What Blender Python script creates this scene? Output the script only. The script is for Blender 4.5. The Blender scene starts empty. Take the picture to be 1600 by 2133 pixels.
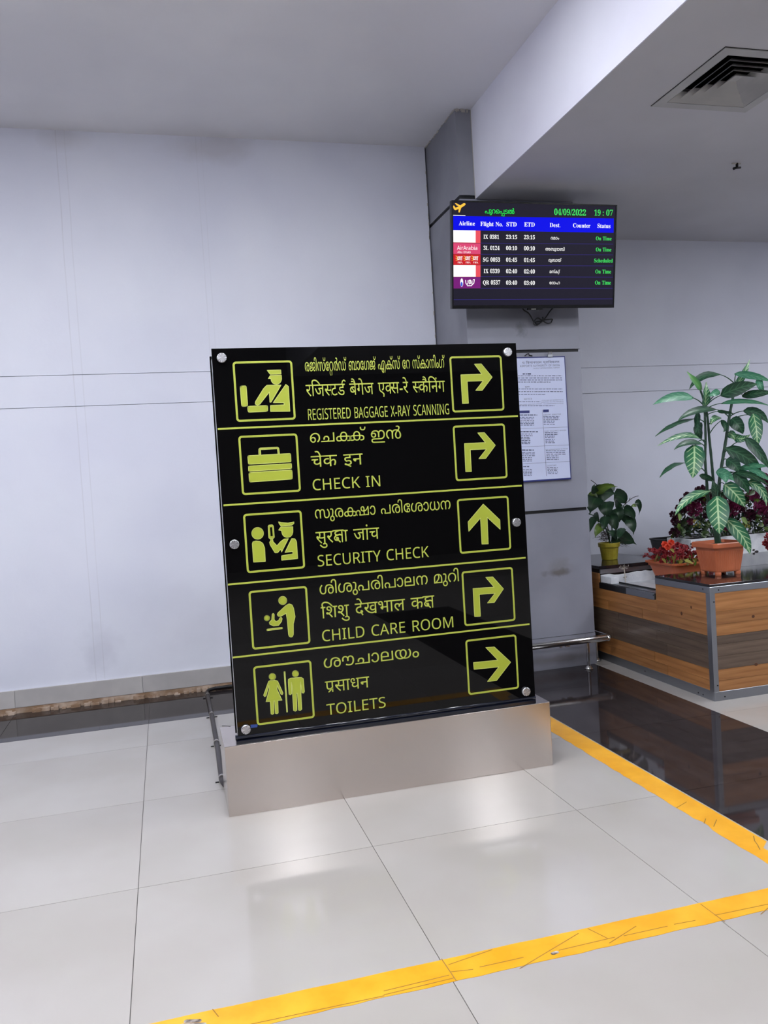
import bpy, bmesh, math, random
import numpy as np
from mathutils import Vector, Matrix
from mathutils.geometry import delaunay_2d_cdt

sc = bpy.context.scene
COL = sc.collection
# ------------------------------------------------------------------ camera
FPX, YAW, PIT, ROL, CAMH = 1724.11, 0.2590039, -0.0384792, -0.0613446, 1.616
W_, H_ = 1600.0, 2133.0
_cy, _sy, _cp, _sp, _cr, _sr = math.cos(YAW), math.sin(YAW), math.cos(PIT), math.sin(PIT), math.cos(ROL), math.sin(ROL)
_f = Vector((_sy*_cp, _cy*_cp, _sp)); _r = Vector((_cy, -_sy, 0)); _u = _r.cross(_f)
CR = _cr*_r + _sr*_u; CU = -_sr*_r + _cr*_u; CF = _f
cam = bpy.data.cameras.new('camera'); camo = bpy.data.objects.new('camera', cam); COL.objects.link(camo)
M = Matrix(((CR.x, CU.x, -CF.x, 0), (CR.y, CU.y, -CF.y, 0), (CR.z, CU.z, -CF.z, CAMH), (0, 0, 0, 1)))
camo.matrix_world = M
cam.sensor_fit = 'HORIZONTAL'; cam.sensor_width = 36; cam.lens = FPX*36/1600
cam.clip_start = 0.05; cam.clip_end = 100
sc.camera = camo

# ------------------------------------------------------------------ world, exposure
wd = bpy.data.worlds.new('world'); sc.world = wd; wd.use_nodes = True
wd.node_tree.nodes['Background'].inputs[0].default_value = (0.55, 0.60, 0.75, 1)
wd.node_tree.nodes['Background'].inputs[1].default_value = 0.15
sc.view_settings.view_transform = 'Standard'; sc.view_settings.look = 'None'
sc.view_settings.exposure = 0.0; sc.view_settings.gamma = 1.0; sc.view_settings.use_curve_mapping = False
sc.cycles.use_denoising = True
sc.cycles.max_bounces = 8; sc.cycles.diffuse_bounces = 5; sc.cycles.glossy_bounces = 5
sc.cycles.sample_clamp_indirect = 0
LAMP = 59.0            # radiance of the ceiling light diffusers

# ------------------------------------------------------------------ measuring helpers (pixel ray -> point at a real depth)
def ray(px, py):
    return CR*((px-W_/2)/FPX) - CU*((py-H_/2)/FPX) + CF
def atY(px, py, Y):
    d = ray(px, py); t = Y/d.y; return Vector((d.x*t, Y, CAMH+d.z*t))
def atZ(px, py, z):
    d = ray(px, py); t = (z-CAMH)/d.z; return Vector((d.x*t, d.y*t, z))
def atX(px, py, X):
    d = ray(px, py); t = X/d.x; return Vector((X, d.y*t, CAMH+d.z*t))
def ppm(P):            # pixels per metre at a point
    return FPX/((Vector(P)-Vector((0, 0, CAMH))).dot(CF))

# ------------------------------------------------------------------ colour / materials
def lin(c):
    return tuple(((v/255)/12.92 if v/255 <= .04045 else ((v/255+.055)/1.055)**2.4) for v in c) + (1,)
def mat(name, rgb, rough=.5, metal=0, spec=.5, emit=None, es=1, coat=0):
    m = bpy.data.materials.new(name); m.use_nodes = True
    b = m.node_tree.nodes['Principled BSDF']
    b.inputs['Base Color'].default_value = lin(rgb)
    b.inputs['Roughness'].default_value = rough; b.inputs['Metallic'].default_value = metal
    b.inputs['Specular IOR Level'].default_value = spec
    if coat: b.inputs['Coat Weight'].default_value = coat; b.inputs['Coat Roughness'].default_value = .04
    if emit: b.inputs['Emission Color'].default_value = lin(emit); b.inputs['Emission Strength'].default_value = es
    return m
def nd(m, t, **k):
    n = m.node_tree.nodes.new(t)
    for a, v in k.items():
        if a.startswith('i_'): n.inputs[a[2:].replace('_', ' ')].default_value = v
        else: setattr(n, a, v)
    return n
def lk(m, a, b): m.node_tree.links.new(a, b)
def bsdf(m): return m.node_tree.nodes['Principled BSDF']
def noisy(m, rgb, rgb2, scale=3, detail=4, coord='Object', stretch=None, lo=.4, hi=.65, bump=0, bscale=60, rough=None, rand=0):
    tc = nd(m, 'ShaderNodeTexCoord'); n = nd(m, 'ShaderNodeTexNoise'); n.inputs['Scale'].default_value = scale; n.inputs['Detail'].default_value = detail
    src = tc.outputs[coord]
    if stretch:
        mp = nd(m, 'ShaderNodeMapping'); mp.inputs['Scale'].default_value = stretch; lk(m, src, mp.inputs['Vector']); src = mp.outputs[0]
    lk(m, src, n.inputs['Vector'])
    r = nd(m, 'ShaderNodeValToRGB'); r.color_ramp.elements[0].position = lo; r.color_ramp.elements[1].position = hi
    r.color_ramp.elements[0].color = lin(rgb); r.color_ramp.elements[1].color = lin(rgb2)
    lk(m, n.outputs['Fac'], r.inputs['Fac']); out = r.outputs[0]
    if rand:
        oi = nd(m, 'ShaderNodeObjectInfo'); h = nd(m, 'ShaderNodeHueSaturation')
        mr = nd(m, 'ShaderNodeMapRange'); mr.inputs['To Min'].default_value = 1-rand; mr.inputs['To Max'].default_value = 1+rand
        lk(m, oi.outputs['Random'], mr.inputs['Value']); lk(m, mr.outputs[0], h.inputs['Value']); lk(m, out, h.inputs['Color']); out = h.outputs[0]
    lk(m, out, bsdf(m).inputs['Base Color'])
    if bump:
        n2 = nd(m, 'ShaderNodeTexNoise'); n2.inputs['Scale'].default_value = bscale; lk(m, src, n2.inputs['Vector'])
        bp = nd(m, 'ShaderNodeBump'); bp.inputs['Strength'].default_value = bump; bp.inputs['Distance'].default_value = .01
        lk(m, n2.outputs['Fac'], bp.inputs['Height']); lk(m, bp.outputs[0], bsdf(m).inputs['Normal'])
    return m, out
def stain(m, col, centre, radii, rgb, strength=.6, nscale=9):
    """a stain fixed to the surface: noisy blob around a point, on top of colour socket col"""
    tc = nd(m, 'ShaderNodeNewGeometry')
    sub = nd(m, 'ShaderNodeVectorMath', operation='SUBTRACT'); sub.inputs[1].default_value = centre; lk(m, tc.outputs['Position'], sub.inputs[0])
    dv = nd(m, 'ShaderNodeVectorMath', operation='DIVIDE'); dv.inputs[1].default_value = radii; lk(m, sub.outputs[0], dv.inputs[0])
    ln = nd(m, 'ShaderNodeVectorMath', operation='LENGTH'); lk(m, dv.outputs[0], ln.inputs[0])
    n = nd(m, 'ShaderNodeTexNoise'); n.inputs['Scale'].default_value = nscale; n.inputs['Detail'].default_value = 5; lk(m, tc.outputs['Position'], n.inputs['Vector'])
    a = nd(m, 'ShaderNodeMath', operation='MULTIPLY_ADD'); a.inputs[1].default_value = 1.6; lk(m, n.outputs['Fac'], a.inputs[0]); lk(m, ln.outputs['Value'], a.inputs[2])
    mr = nd(m, 'ShaderNodeMapRange'); mr.inputs['From Min'].default_value = 1.0; mr.inputs['From Max'].default_value = 1.7
    mr.inputs['To Min'].default_value = strength; mr.inputs['To Max'].default_value = 0; lk(m, a.outputs[0], mr.inputs['Value'])
    mx = nd(m, 'ShaderNodeMix', data_type='RGBA'); lk(m, mr.outputs[0], mx.inputs['Factor']); lk(m, col, mx.inputs[6]); mx.inputs[7].default_value = lin(rgb)
    lk(m, mx.outputs[2], bsdf(m).inputs['Base Color']); return mx.outputs[2]
def vcrack(m, col, axis, pos, width, rgb, strength=.5, wob=.015):
    """thin crack / cover-strip line of plaster at a fixed coordinate"""
    tc = nd(m, 'ShaderNodeNewGeometry'); sp = nd(m, 'ShaderNodeSeparateXYZ'); lk(m, tc.outputs['Position'], sp.inputs[0])
    n = nd(m, 'ShaderNodeTexNoise'); n.inputs['Scale'].default_value = 1.5; lk(m, tc.outputs['Position'], n.inputs['Vector'])
    a = nd(m, 'ShaderNodeMath', operation='MULTIPLY_ADD'); a.inputs[1].default_value = wob; lk(m, n.outputs['Fac'], a.inputs[0]); lk(m, sp.outputs[axis], a.inputs[2])
    s = nd(m, 'ShaderNodeMath', operation='SUBTRACT'); s.inputs[1].default_value = pos; lk(m, a.outputs[0], s.inputs[0])
    b = nd(m, 'ShaderNodeMath', operation='ABSOLUTE'); lk(m, s.outputs[0], b.inputs[0])
    n2 = nd(m, 'ShaderNodeTexNoise'); n2.inputs['Scale'].default_value = 4; lk(m, tc.outputs['Position'], n2.inputs['Vector'])
    mr = nd(m, 'ShaderNodeMapRange'); mr.inputs['From Min'].default_value = 0; mr.inputs['From Max'].default_value = width
    mr.inputs['To Min'].default_value = strength; mr.inputs['To Max'].default_value = 0; lk(m, b.outputs[0], mr.inputs['Value'])
    mu = nd(m, 'ShaderNodeMath', operation='MULTIPLY'); lk(m, mr.outputs[0], mu.inputs[0]); lk(m, n2.outputs['Fac'], mu.inputs[1])
    mx = nd(m, 'ShaderNodeMix', data_type='RGBA'); lk(m, mu.outputs[0], mx.inputs['Factor']); lk(m, col, mx.inputs[6]); mx.inputs[7].default_value = lin(rgb)
    lk(m, mx.outputs[2], bsdf(m).inputs['Base Color']); return mx.outputs[2]

MT = {}
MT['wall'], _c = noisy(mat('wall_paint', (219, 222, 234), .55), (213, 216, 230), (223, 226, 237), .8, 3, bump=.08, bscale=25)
_m = MT['wall']
for x, st in ((-.60, .4), (-.535, .3), (.455, .25), (.50, .18)):
    _c = vcrack(_m, _c, 0, x, .006, (150, 148, 152), st)
_c = stain(_m, _c, (.55, 6.85, 4.36), (.42, 1, .16), (168, 160, 156), .3, 3)
_c = stain(_m, _c, (-.55, 6.85, 4.38), (.25, 1, .12), (172, 166, 164), .25, 3)
_c = stain(_m, _c, (-.55, 6.85, .42), (.2, 1, .25), (172, 173, 188), .3, 6)
_c = stain(_m, _c, (.3, 6.85, .6), (.5, 1, .4), (190, 190, 204), .3, 2)
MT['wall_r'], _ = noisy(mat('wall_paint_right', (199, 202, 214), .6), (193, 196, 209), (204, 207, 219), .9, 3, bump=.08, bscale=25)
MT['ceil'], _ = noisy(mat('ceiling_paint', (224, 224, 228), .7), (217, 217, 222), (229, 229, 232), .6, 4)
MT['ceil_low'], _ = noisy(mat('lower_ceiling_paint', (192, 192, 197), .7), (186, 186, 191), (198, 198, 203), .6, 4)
MT['beam'], _ = noisy(mat('beam_paint', (222, 223, 235), .6), (217, 217, 230), (226, 227, 238), .9, 4, bump=.05, bscale=12)
MT['joint'] = mat('joint_shadow_gap', (120, 122, 135), .8)
MT['grout'] = mat('grout', (90, 86, 84), .8)
MT['tile'], _ = noisy(mat('cream_polished_tile', (166, 161, 157), .07, spec=.5), (163, 158, 153), (170, 166, 162), 1.2, 3, rand=.015)
MT['tile_dark'], _ = noisy(mat('black_polished_tile', (46, 41, 42), .05, spec=.24), (42, 37, 38), (51, 46, 47), 9, 5, rand=.08)
MT['skirt'], _c = noisy(mat('skirting_tile', (178, 175, 174), .35), (172, 169, 168), (186, 183, 181), 3, 4)
MT['dirt'], _ = noisy(mat('dirty_mortar', (156, 132, 110), .9), (138, 112, 88), (186, 168, 152), 9, 5)
MT['acp'], _c = noisy(mat('grey_composite_panel', (138, 140, 152), .42, metal=0.0), (132, 134, 146), (144, 146, 158), 1.5, 4)
_m = MT['acp']
_c = stain(_m, _c, (3.05, 6.118, .78), (.16, 1, .045), (96, 90, 84), .75, 14)
_c = stain(_m, _c, (3.07, 6.118, .84), (.14, 1, .07), (112, 108, 106), .4, 10)
_c = stain(_m, _c, (3.0, 6.118, .08), (.5, 1, .06), (92, 84, 84), .6, 5)
_c = stain(_m, _c, (2.84, 6.118, 2.74), (.07, 1, .08), (90, 90, 98), .7, 22)
MT['acp_shaded'], _ = noisy(mat('grey_composite_panel_shaded', (130, 131, 139), .45), (124, 125, 133), (136, 137, 145), 2, 4)  # same cladding, darker: shade of the side and head faces put into the colour
MT['groove'] = mat('black_groove', (14, 16, 20), .6)
MT['caulk'] = mat('old_caulk', (180, 175, 168), .9)
MT['yellow'], _ = noisy(mat('yellow_floor_tape', (226, 163, 34), .38), (220, 156, 27), (232, 172, 44), 7, 4)
MT['scuff'] = mat('scuff_marks', (138, 104, 42), .8)
MT['glue'], _ = noisy(mat('tape_tear', (130, 118, 108), .8), (70, 58, 50), (190, 182, 176), 30, 5)
# sign
MT['glass'] = mat('black_acrylic', (8, 8, 9), .02, spec=.3)
MT['sheet_edge'] = mat('acrylic_edge', (150, 160, 168), .1, spec=.8)
MT['lime'] = mat('lime_vinyl', (160, 171, 52), .4)
MT['lime_text'] = mat('lime_vinyl_lettering', (174, 184, 74), .4)
MT['lime_rim'] = mat('lime_cut_edge', (190, 198, 106), .4)
MT['steel'] = mat('brushed_steel', (214, 206, 200), .22, metal=1)
b = bsdf(MT['steel']); b.inputs['Anisotropic'].default_value = .85
tg = nd(MT['steel'], 'ShaderNodeCombineXYZ'); tg.inputs[2].default_value = 1; tg.inputs[1].default_value = .3; lk(MT['steel'], tg.outputs[0], b.inputs['Tangent'])
MT['steel2'] = mat('steel_trim', (158, 162, 168), .35, metal=1)
MT['chrome'] = mat('polished_steel_tube', (205, 203, 203), .14, metal=1)
MT['black'] = mat('black_plastic', (18, 18, 20), .35)
MT['blackgloss'] = mat('black_gloss_rail', (16, 20, 32), .12, spec=.6)
MT['tube'] = mat('dark_conduit', (52, 48, 49), .4)
MT['clip'] = mat('clip_metal', (200, 198, 192), .3, metal=1)
MT['edge_glint'] = mat('painted_edge_glint', (225, 228, 235), .2)  # white colour standing in for the highlight along the sheet edge
MT['blue_tag'] = mat('blue_sticker', (34, 62, 128), .5)
# bolt cap: sheen of radial brushing painted into the colour as rays
MT['bolt'] = mat('turned_steel_cap', (190, 190, 194), .3, metal=.85)
_m = MT['bolt']; tc = nd(_m, 'ShaderNodeTexCoord'); g = nd(_m, 'ShaderNodeTexGradient', gradient_type='RADIAL')
lk(_m, tc.outputs['Object'], g.inputs[0])
ml = nd(_m, 'ShaderNodeMath', operation='MULTIPLY'); ml.inputs[1].default_value = 31; lk(_m, g.outputs['Fac'], ml.inputs[0])
n = nd(_m, 'ShaderNodeTexNoise', noise_dimensions='1D'); n.inputs['Scale'].default_value = 1.0; n.inputs['Detail'].default_value = 3; lk(_m, ml.outputs[0], n.inputs['W'])
r = nd(_m, 'ShaderNodeValToRGB'); r.color_ramp.elements[0].position = .38; r.color_ramp.elements[1].position = .62
r.color_ramp.elements[0].color = lin((120, 120, 124)); r.color_ramp.elements[1].color = lin((235, 235, 240)); lk(_m, n.outputs['Fac'], r.inputs[0]); lk(_m, r.outputs[0], bsdf(_m).inputs['Base Color'])
# display
def emis(name, rgb, s=1.0):
    return mat(name, (0, 0, 0), .3, spec=.1, emit=rgb, es=s)
MT['scr'] = emis('screen_dark', (36, 34, 48)); MT['scr_blue'] = emis('screen_blue', (10, 14, 235)); MT['scr_line'] = emis('screen_line', (58, 50, 140))
MT['scr_white'] = emis('screen_white', (255, 255, 255), 1.1); MT['scr_green'] = emis('screen_green', (70, 235, 105)); MT['scr_brightgreen'] = emis('screen_title_green', (40, 255, 90), 1.1)
MT['scr_red'] = emis('screen_red', (238, 84, 96)); MT['scr_pink'] = emis('screen_pink', (222, 74, 118)); MT['scr_red2'] = emis('screen_deep_red', (205, 36, 44))
MT['scr_orange'] = emis('screen_orange', (255, 196, 70), 1.1); MT['scr_purple'] = emis('screen_purple', (122, 34, 122)); MT['scr_bluespot'] = emis('screen_emblem_blue', (60, 90, 220))
MT['bezel'] = mat('black_bezel', (12, 12, 15), .25)
# poster
MT['paper'] = mat('notice_sheet', (196, 204, 232), .35); MT['ink'] = mat('notice_ink', (34, 40, 78), .6); MT['navy'] = mat('navy_border', (36, 44, 110), .4)
# planter
MT['granite'], _ = noisy(mat('black_granite', (26, 24, 27), .08, spec=.6), (22, 20, 23), (34, 31, 34), 40, 3)
def wood(name, a, bb):
    m = mat(name, a, .42); noisy(m, a, bb, 1.0, 6, stretch=(2.2, 2.2, 38), lo=.3, hi=.72, rand=.2); return m
MT['wood'] = wood('honey_wood_plank', (134, 86, 44), (178, 126, 76)); MT['wood_dark'] = wood('grey_brown_wood_plank', (74, 60, 50), (108, 91, 77))
MT['knot'] = mat('wood_knot', (78, 44, 22), .6)
MT['core'] = mat('planter_carcass', (40, 30, 26), .8)
MT['foam'], _ = noisy(mat('white_foam', (205, 208, 212), .8), (196, 200, 206), (212, 214, 218), 12, 5, bump=.3, bscale=90)
MT['terra'], _ = noisy(mat('terracotta_plastic', (188, 104, 68), .42), (182, 98, 62), (196, 112, 76), 4, 3)
MT['terra2'], _ = noisy(mat('orange_plastic_trough', (176, 92, 56), .4), (170, 87, 50), (184, 100, 62), 4, 3)
MT['ypot'], _ = noisy(mat('mustard_plastic', (150, 136, 36), .45), (138, 124, 30), (160, 148, 46), 12, 4)
MT['soil'] = mat('soil', (42, 32, 26), .95)
MT['stem'] = mat('dark_green_stem', (34, 66, 48), .5); MT['twig'] = mat('dark_twig', (44, 40, 38), .7)
MT['petiole'] = mat('petiole', (40, 80, 58), .5)
def leafmat(name, edge, mid, vein, veins=True, vs=9):
    m = mat(name, edge, .38)
    uv = nd(m, 'ShaderNodeTexCoord'); sp = nd(m, 'ShaderNodeSeparateXYZ'); lk(m, uv.outputs['UV'], sp.inputs[0])
    a = nd(m, 'ShaderNodeMath', operation='SUBTRACT'); a.inputs[1].default_value = .5; lk(m, sp.outputs[0], a.inputs[0])
    ab = nd(m, 'ShaderNodeMath', operation='ABSOLUTE'); lk(m, a.outputs[0], ab.inputs[0])      # 0 mid .. .5 edge
    n = nd(m, 'ShaderNodeTexNoise'); n.inputs['Scale'].default_value = 6; lk(m, uv.outputs['UV'], n.inputs['Vector'])
    base = nd(m, 'ShaderNodeMix', data_type='RGBA'); base.inputs[6].default_value = lin(mid); base.inputs[7].default_value = lin(edge)
    mr = nd(m, 'ShaderNodeMapRange'); mr.inputs['From Min'].default_value = .05; mr.inputs['From Max'].default_value = .45; lk(m, ab.outputs[0], mr.inputs['Value']); lk(m, mr.outputs[0], base.inputs['Factor'])
    # side veins: stripes along v shifted by |u|
    s1 = nd(m, 'ShaderNodeMath', operation='MULTIPLY_ADD'); s1.inputs[1].default_value = -.55; lk(m, ab.outputs[0], s1.inputs[0]); lk(m, sp.outputs[1], s1.inputs[2])
    s1b = nd(m, 'ShaderNodeMath', operation='MULTIPLY'); s1b.inputs[1].default_value = vs*2*math.pi; lk(m, s1.outputs[0], s1b.inputs[0])
    s2 = nd(m, 'ShaderNodeMath', operation='SINE'); lk(m, s1b.outputs[0], s2.inputs[0])
    s3 = nd(m, 'ShaderNodeMapRange'); s3.inputs['From Min'].default_value = .68; s3.inputs['From Max'].default_value = 1.0; lk(m, s2.outputs[0], s3.inputs['Value'])
    f1 = nd(m, 'ShaderNodeMapRange'); f1.inputs['From Min'].default_value = .28; f1.inputs['From Max'].default_value = .40; f1.inputs['To Min'].default_value = 1; f1.inputs['To Max'].default_value = 0; lk(m, ab.outputs[0], f1.inputs['Value'])
    p = nd(m, 'ShaderNodeMath', operation='MULTIPLY'); lk(m, s3.outputs[0], p.inputs[0]); lk(m, f1.outputs[0], p.inputs[1])
    if not veins: p.inputs[0].default_value = 0; m.node_tree.links.remove(p.inputs[0].links[0])
    mid_ = nd(m, 'ShaderNodeMapRange'); mid_.inputs['From Min'].default_value = .02; mid_.inputs['From Max'].default_value = .055 if veins else .05; mid_.inputs['To Min'].default_value = 1 if veins else .5; mid_.inputs['To Max'].default_value = 0; lk(m, ab.outputs[0], mid_.inputs['Value'])
    mxm = nd(m, 'ShaderNodeMath', operation='MAXIMUM'); lk(m, p.outputs[0], mxm.inputs[0]); lk(m, mid_.outputs[0], mxm.inputs[1])
    fin = nd(m, 'ShaderNodeMix', data_type='RGBA'); lk(m, mxm.outputs[0], fin.inputs['Factor']); lk(m, base.outputs[2], fin.inputs[6]); fin.inputs[7].default_value = lin(vein)
    lk(m, fin.outputs[2], bsdf(m).inputs['Base Color'])
    return m
MT['leaf_var'] = leafmat('variegated_leaf', (24, 84, 58), (44, 112, 70), (168, 198, 150), vs=6.5)
MT['leaf_dark'] = leafmat('dark_variegated_leaf', (20, 58, 42), (27, 70, 46), (62, 104, 74), vs=6)
MT['leaf_pale'] = leafmat('pale_leaf', (56, 124, 94), (74, 140, 106), (106, 166, 130), vs=6)
MT['leaf_young'] = leafmat('young_leaf', (60, 124, 68), (90, 148, 78), (120, 170, 100), False)
MT['leaf_plain'] = leafmat('dark_heart_leaf', (26, 50, 34), (32, 60, 38), (58, 88, 54), False)
MT['leaf_lime'] = leafmat('yellow_green_leaf', (70, 96, 28), (88, 114, 36), (108, 132, 54), False)
MT['leaf_small'] = leafmat('small_olive_leaf', (40, 58, 30), (52, 72, 36), (74, 92, 50), False)
MT['leaf_yel'] = leafmat('yellowish_leaf', (128, 128, 52), (146, 140, 64), (150, 150, 80), False)
MT['leaf_fine'] = mat('bush_foliage', (46, 54, 34), .6)
MT['petal_red'] = mat('red_petal', (132, 18, 28), .6); MT['petal_orange'] = mat('orange_red_petal', (204, 58, 28), .6)
MT['petal_pink'] = mat('magenta_petal', (124, 38, 80), .6); MT['petal_dark'] = mat('wine_petal', (80, 27, 52), .6)
MT['straw'] = mat('dried_flower', (176, 168, 158), .9)
MT['lamp'] = emis('lit_diffuser', (246, 248, 255), LAMP)
MT['lampframe'] = mat('white_lamp_frame', (225, 225, 228), .5)
MT['vent'], _ = noisy(mat('air_grille_paint', (170, 170, 170), .5), (164, 164, 164), (176, 176, 175), 3, 3)
MT['void'] = mat('duct_dark', (10, 9, 9), .9)
MT['far'] = mat('dark_shop_front', (46, 30, 30), .5)
MT['far2'] = mat('far_wall_paint', (170, 172, 184), .6)

# ------------------------------------------------------------------ object helpers
def link(name, me, m=None, parent=None, loc=None):
    o = bpy.data.objects.new(name, me); COL.objects.link(o)
    if m is not None and me is not None and not me.materials: me.materials.append(m)
    if parent: o.parent = parent
    if loc is not None: o.location = loc
    return o
def empty(name, loc=(0, 0, 0)):
    o = bpy.data.objects.new(name, None); o.empty_display_size = .1; COL.objects.link(o); o.location = loc; return o
def tag(o, label=None, cat=None, group=None, kind=None):
    if label: o['label'] = label
    if cat: o['category'] = cat
    if group: o['group'] = group
    if kind: o['kind'] = kind
    return o
class G:
    """collects geometry in world coordinates, builds ONE mesh object"""
    def __init__(s): s.v = []; s.f = []; s.uv = []
    def add(s, vs, fs, uvs=None):
        n = len(s.v); s.v += [tuple(x) for x in vs]; s.f += [tuple(i+n for i in f) for f in fs]
        if uvs: s.uv += uvs
        elif s.uv or False: s.uv += [(0, 0)]*len(vs)
        return s
    def box(s, x0, x1, y0, y1, z0, z1):
        return s.add([(x0, y0, z0), (x1, y0, z0), (x1, y1, z0), (x0, y1, z0), (x0, y0, z1), (x1, y0, z1), (x1, y1, z1), (x0, y1, z1)],
              [(0, 3, 2, 1), (4, 5, 6, 7), (0, 1, 5, 4), (1, 2, 6, 5), (2, 3, 7, 6), (3, 0, 4, 7)])
    def tube(s, pts, rad, n=10, caps=True):
        pts = [Vector(p) for p in pts]; k = len(pts)
        rads = rad if isinstance(rad, (list, tuple)) else [rad]*k
        vs = []; fs = []; prev = None
        for i, p in enumerate(pts):
            t = (pts[min(i+1, k-1)]-pts[max(i-1, 0)]).normalized()
            if prev is None:
                a = t.cross(Vector((0, 0, 1)))
                if a.length < .1: a = t.cross(Vector((1, 0, 0)))
                a.normalize()
            else:
                a = (prev - t*prev.dot(t)); a.normalize()
            prev = a; b = t.cross(a)
            for j in range(n):
                th = 2*math.pi*j/n; vs.append(p+(a*math.cos(th)+b*math.sin(th))*rads[i])
        for i in range(k-1):
            for j in range(n):
                fs.append((i*n+j, i*n+(j+1) % n, (i+1)*n+(j+1) % n, (i+1)*n+j))
        if caps: fs.append(tuple(range(n-1, -1, -1))); fs.append(tuple((k-1)*n+j for j in range(n)))
        return s.add(vs, fs)
    def lathe(s, c, prof, n=24, axis='z'):
        vs = []; fs = []
        for (r, h) in prof:
            for j in range(n):
                th = 2*math.pi*j/n; a, b2 = r*math.cos(th), r*math.sin(th)
                vs.append((c[0]+a, c[1]+b2, c[2]+h) if axis == 'z' else (c[0]+a, c[1]+h, c[2]-b2))
        for i in range(len(prof)-1):
            for j in range(n): fs.append((i*n+j, i*n+(j+1) % n, (i+1)*n+(j+1) % n, (i+1)*n+j))
        fs.append(tuple(range(n-1, -1, -1))); fs.append(tuple((len(prof)-1)*n+j for j in range(n)))
        return s.add(vs, fs)
    def build(s, name, m, parent=None, origin=None, smooth=False, bevel=0, keep=False, seg=2):
        """origin: object origin; geometry stored relative to it"""
        v = s.v
        po = Vector(parent_world(parent)) if parent else Vector((0, 0, 0))
        if keep: og = po
        elif origin is not None: og = Vector(origin)
        else:
            xs = np.array(v); mn = xs.min(0); mx = xs.max(0); og = Vector(((mn[0]+mx[0])/2, (mn[1]+mx[1])/2, mn[2]))
        me = bpy.data.meshes.new(name); me.from_pydata([(p[0]-og[0], p[1]-og[1], p[2]-og[2]) for p in v], [], s.f)
        if s.uv:
            l = me.uv_layers.new(name='uv')
            for lp in me.loops: l.data[lp.index].uv = s.uv[lp.vertex_index]
        bm = bmesh.new(); bm.from_mesh(me)
        if bevel:
            bmesh.ops.bevel(bm, geom=[e for e in bm.edges if e.is_manifold and e.calc_face_angle(0) > .5], offset=bevel, segments=seg, profile=.6, affect='EDGES')
        bm.to_mesh(me); bm.free()
        if smooth:
            for p in me.polygons: p.use_smooth = True
        me.update()
        return link(name, me, m, parent, og-po)
def parent_world(p):
    w = Vector((0, 0, 0))
    while p is not None: w += p.location; p = p.parent
    return w
def box(name, m, x0, x1, y0, y1, z0, z1, parent=None, bevel=0, seg=2, keep=False):
    return G().box(x0, x1, y0, y1, z0, z1).build(name, m, parent, bevel=bevel, seg=seg, keep=keep)
def struct(o): o['kind'] = 'structure'; return o

# ------------------------------------------------------------------ 2D filling (non-zero winding) and lettering
def winding(p, loops):
    w = 0
    for lp in loops:
        n = len(lp)
        for i in range(n):
            x0, y0 = lp[i]; x1, y1 = lp[(i+1) % n]
            if y0 <= p[1] < y1:
                if (x1-x0)*(p[1]-y0)-(p[0]-x0)*(y1-y0) > 0: w += 1
            elif y1 <= p[1] < y0:
                if (x1-x0)*(p[1]-y0)-(p[0]-x0)*(y1-y0) < 0: w -= 1
    return w
def fill(loops, cut=None):
    vs = []; es = []
    for lp in loops:
        n0 = len(vs); vs += [Vector(p) for p in lp]; es += [(n0+i, n0+(i+1) % len(lp)) for i in range(len(lp))]
    if cut is not None:
        n0 = len(vs); vs += [Vector((cut, -3)), Vector((cut, 3))]; es.append((n0, n0+1))
    ov, oe, of, _, _, _ = delaunay_2d_cdt(vs, es, [], 0, 1e-5)
    tris = []
    for f in of:
        c = sum((ov[i] for i in f), Vector((0, 0)))/len(f)
        if cut is not None and c.x > cut: continue
        if winding(c, loops) != 0: tris.append(tuple(f))
    return [(v.x, v.y) for v in ov], tris
def strokeloops(pts, w, closed=False):
    """each segment a quad + a round join at each point"""
    out = []; k = len(pts)
    for i in range(k if closed else k-1):
        a = Vector(pts[i]); b = Vector(pts[(i+1) % k]); d = (b-a)
        if d.length < 1e-9: continue
        n = Vector((-d.y, d.x)).normalized()*w/2
        out.append([tuple(a+n), tuple(a-n), tuple(b-n), tuple(b+n)])
    for p in pts:
        out.append([(p[0]+w/2*math.cos(t*math.pi/4), p[1]+w/2*math.sin(t*math.pi/4)) for t in range(8)])
    return out
GL = {}
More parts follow.
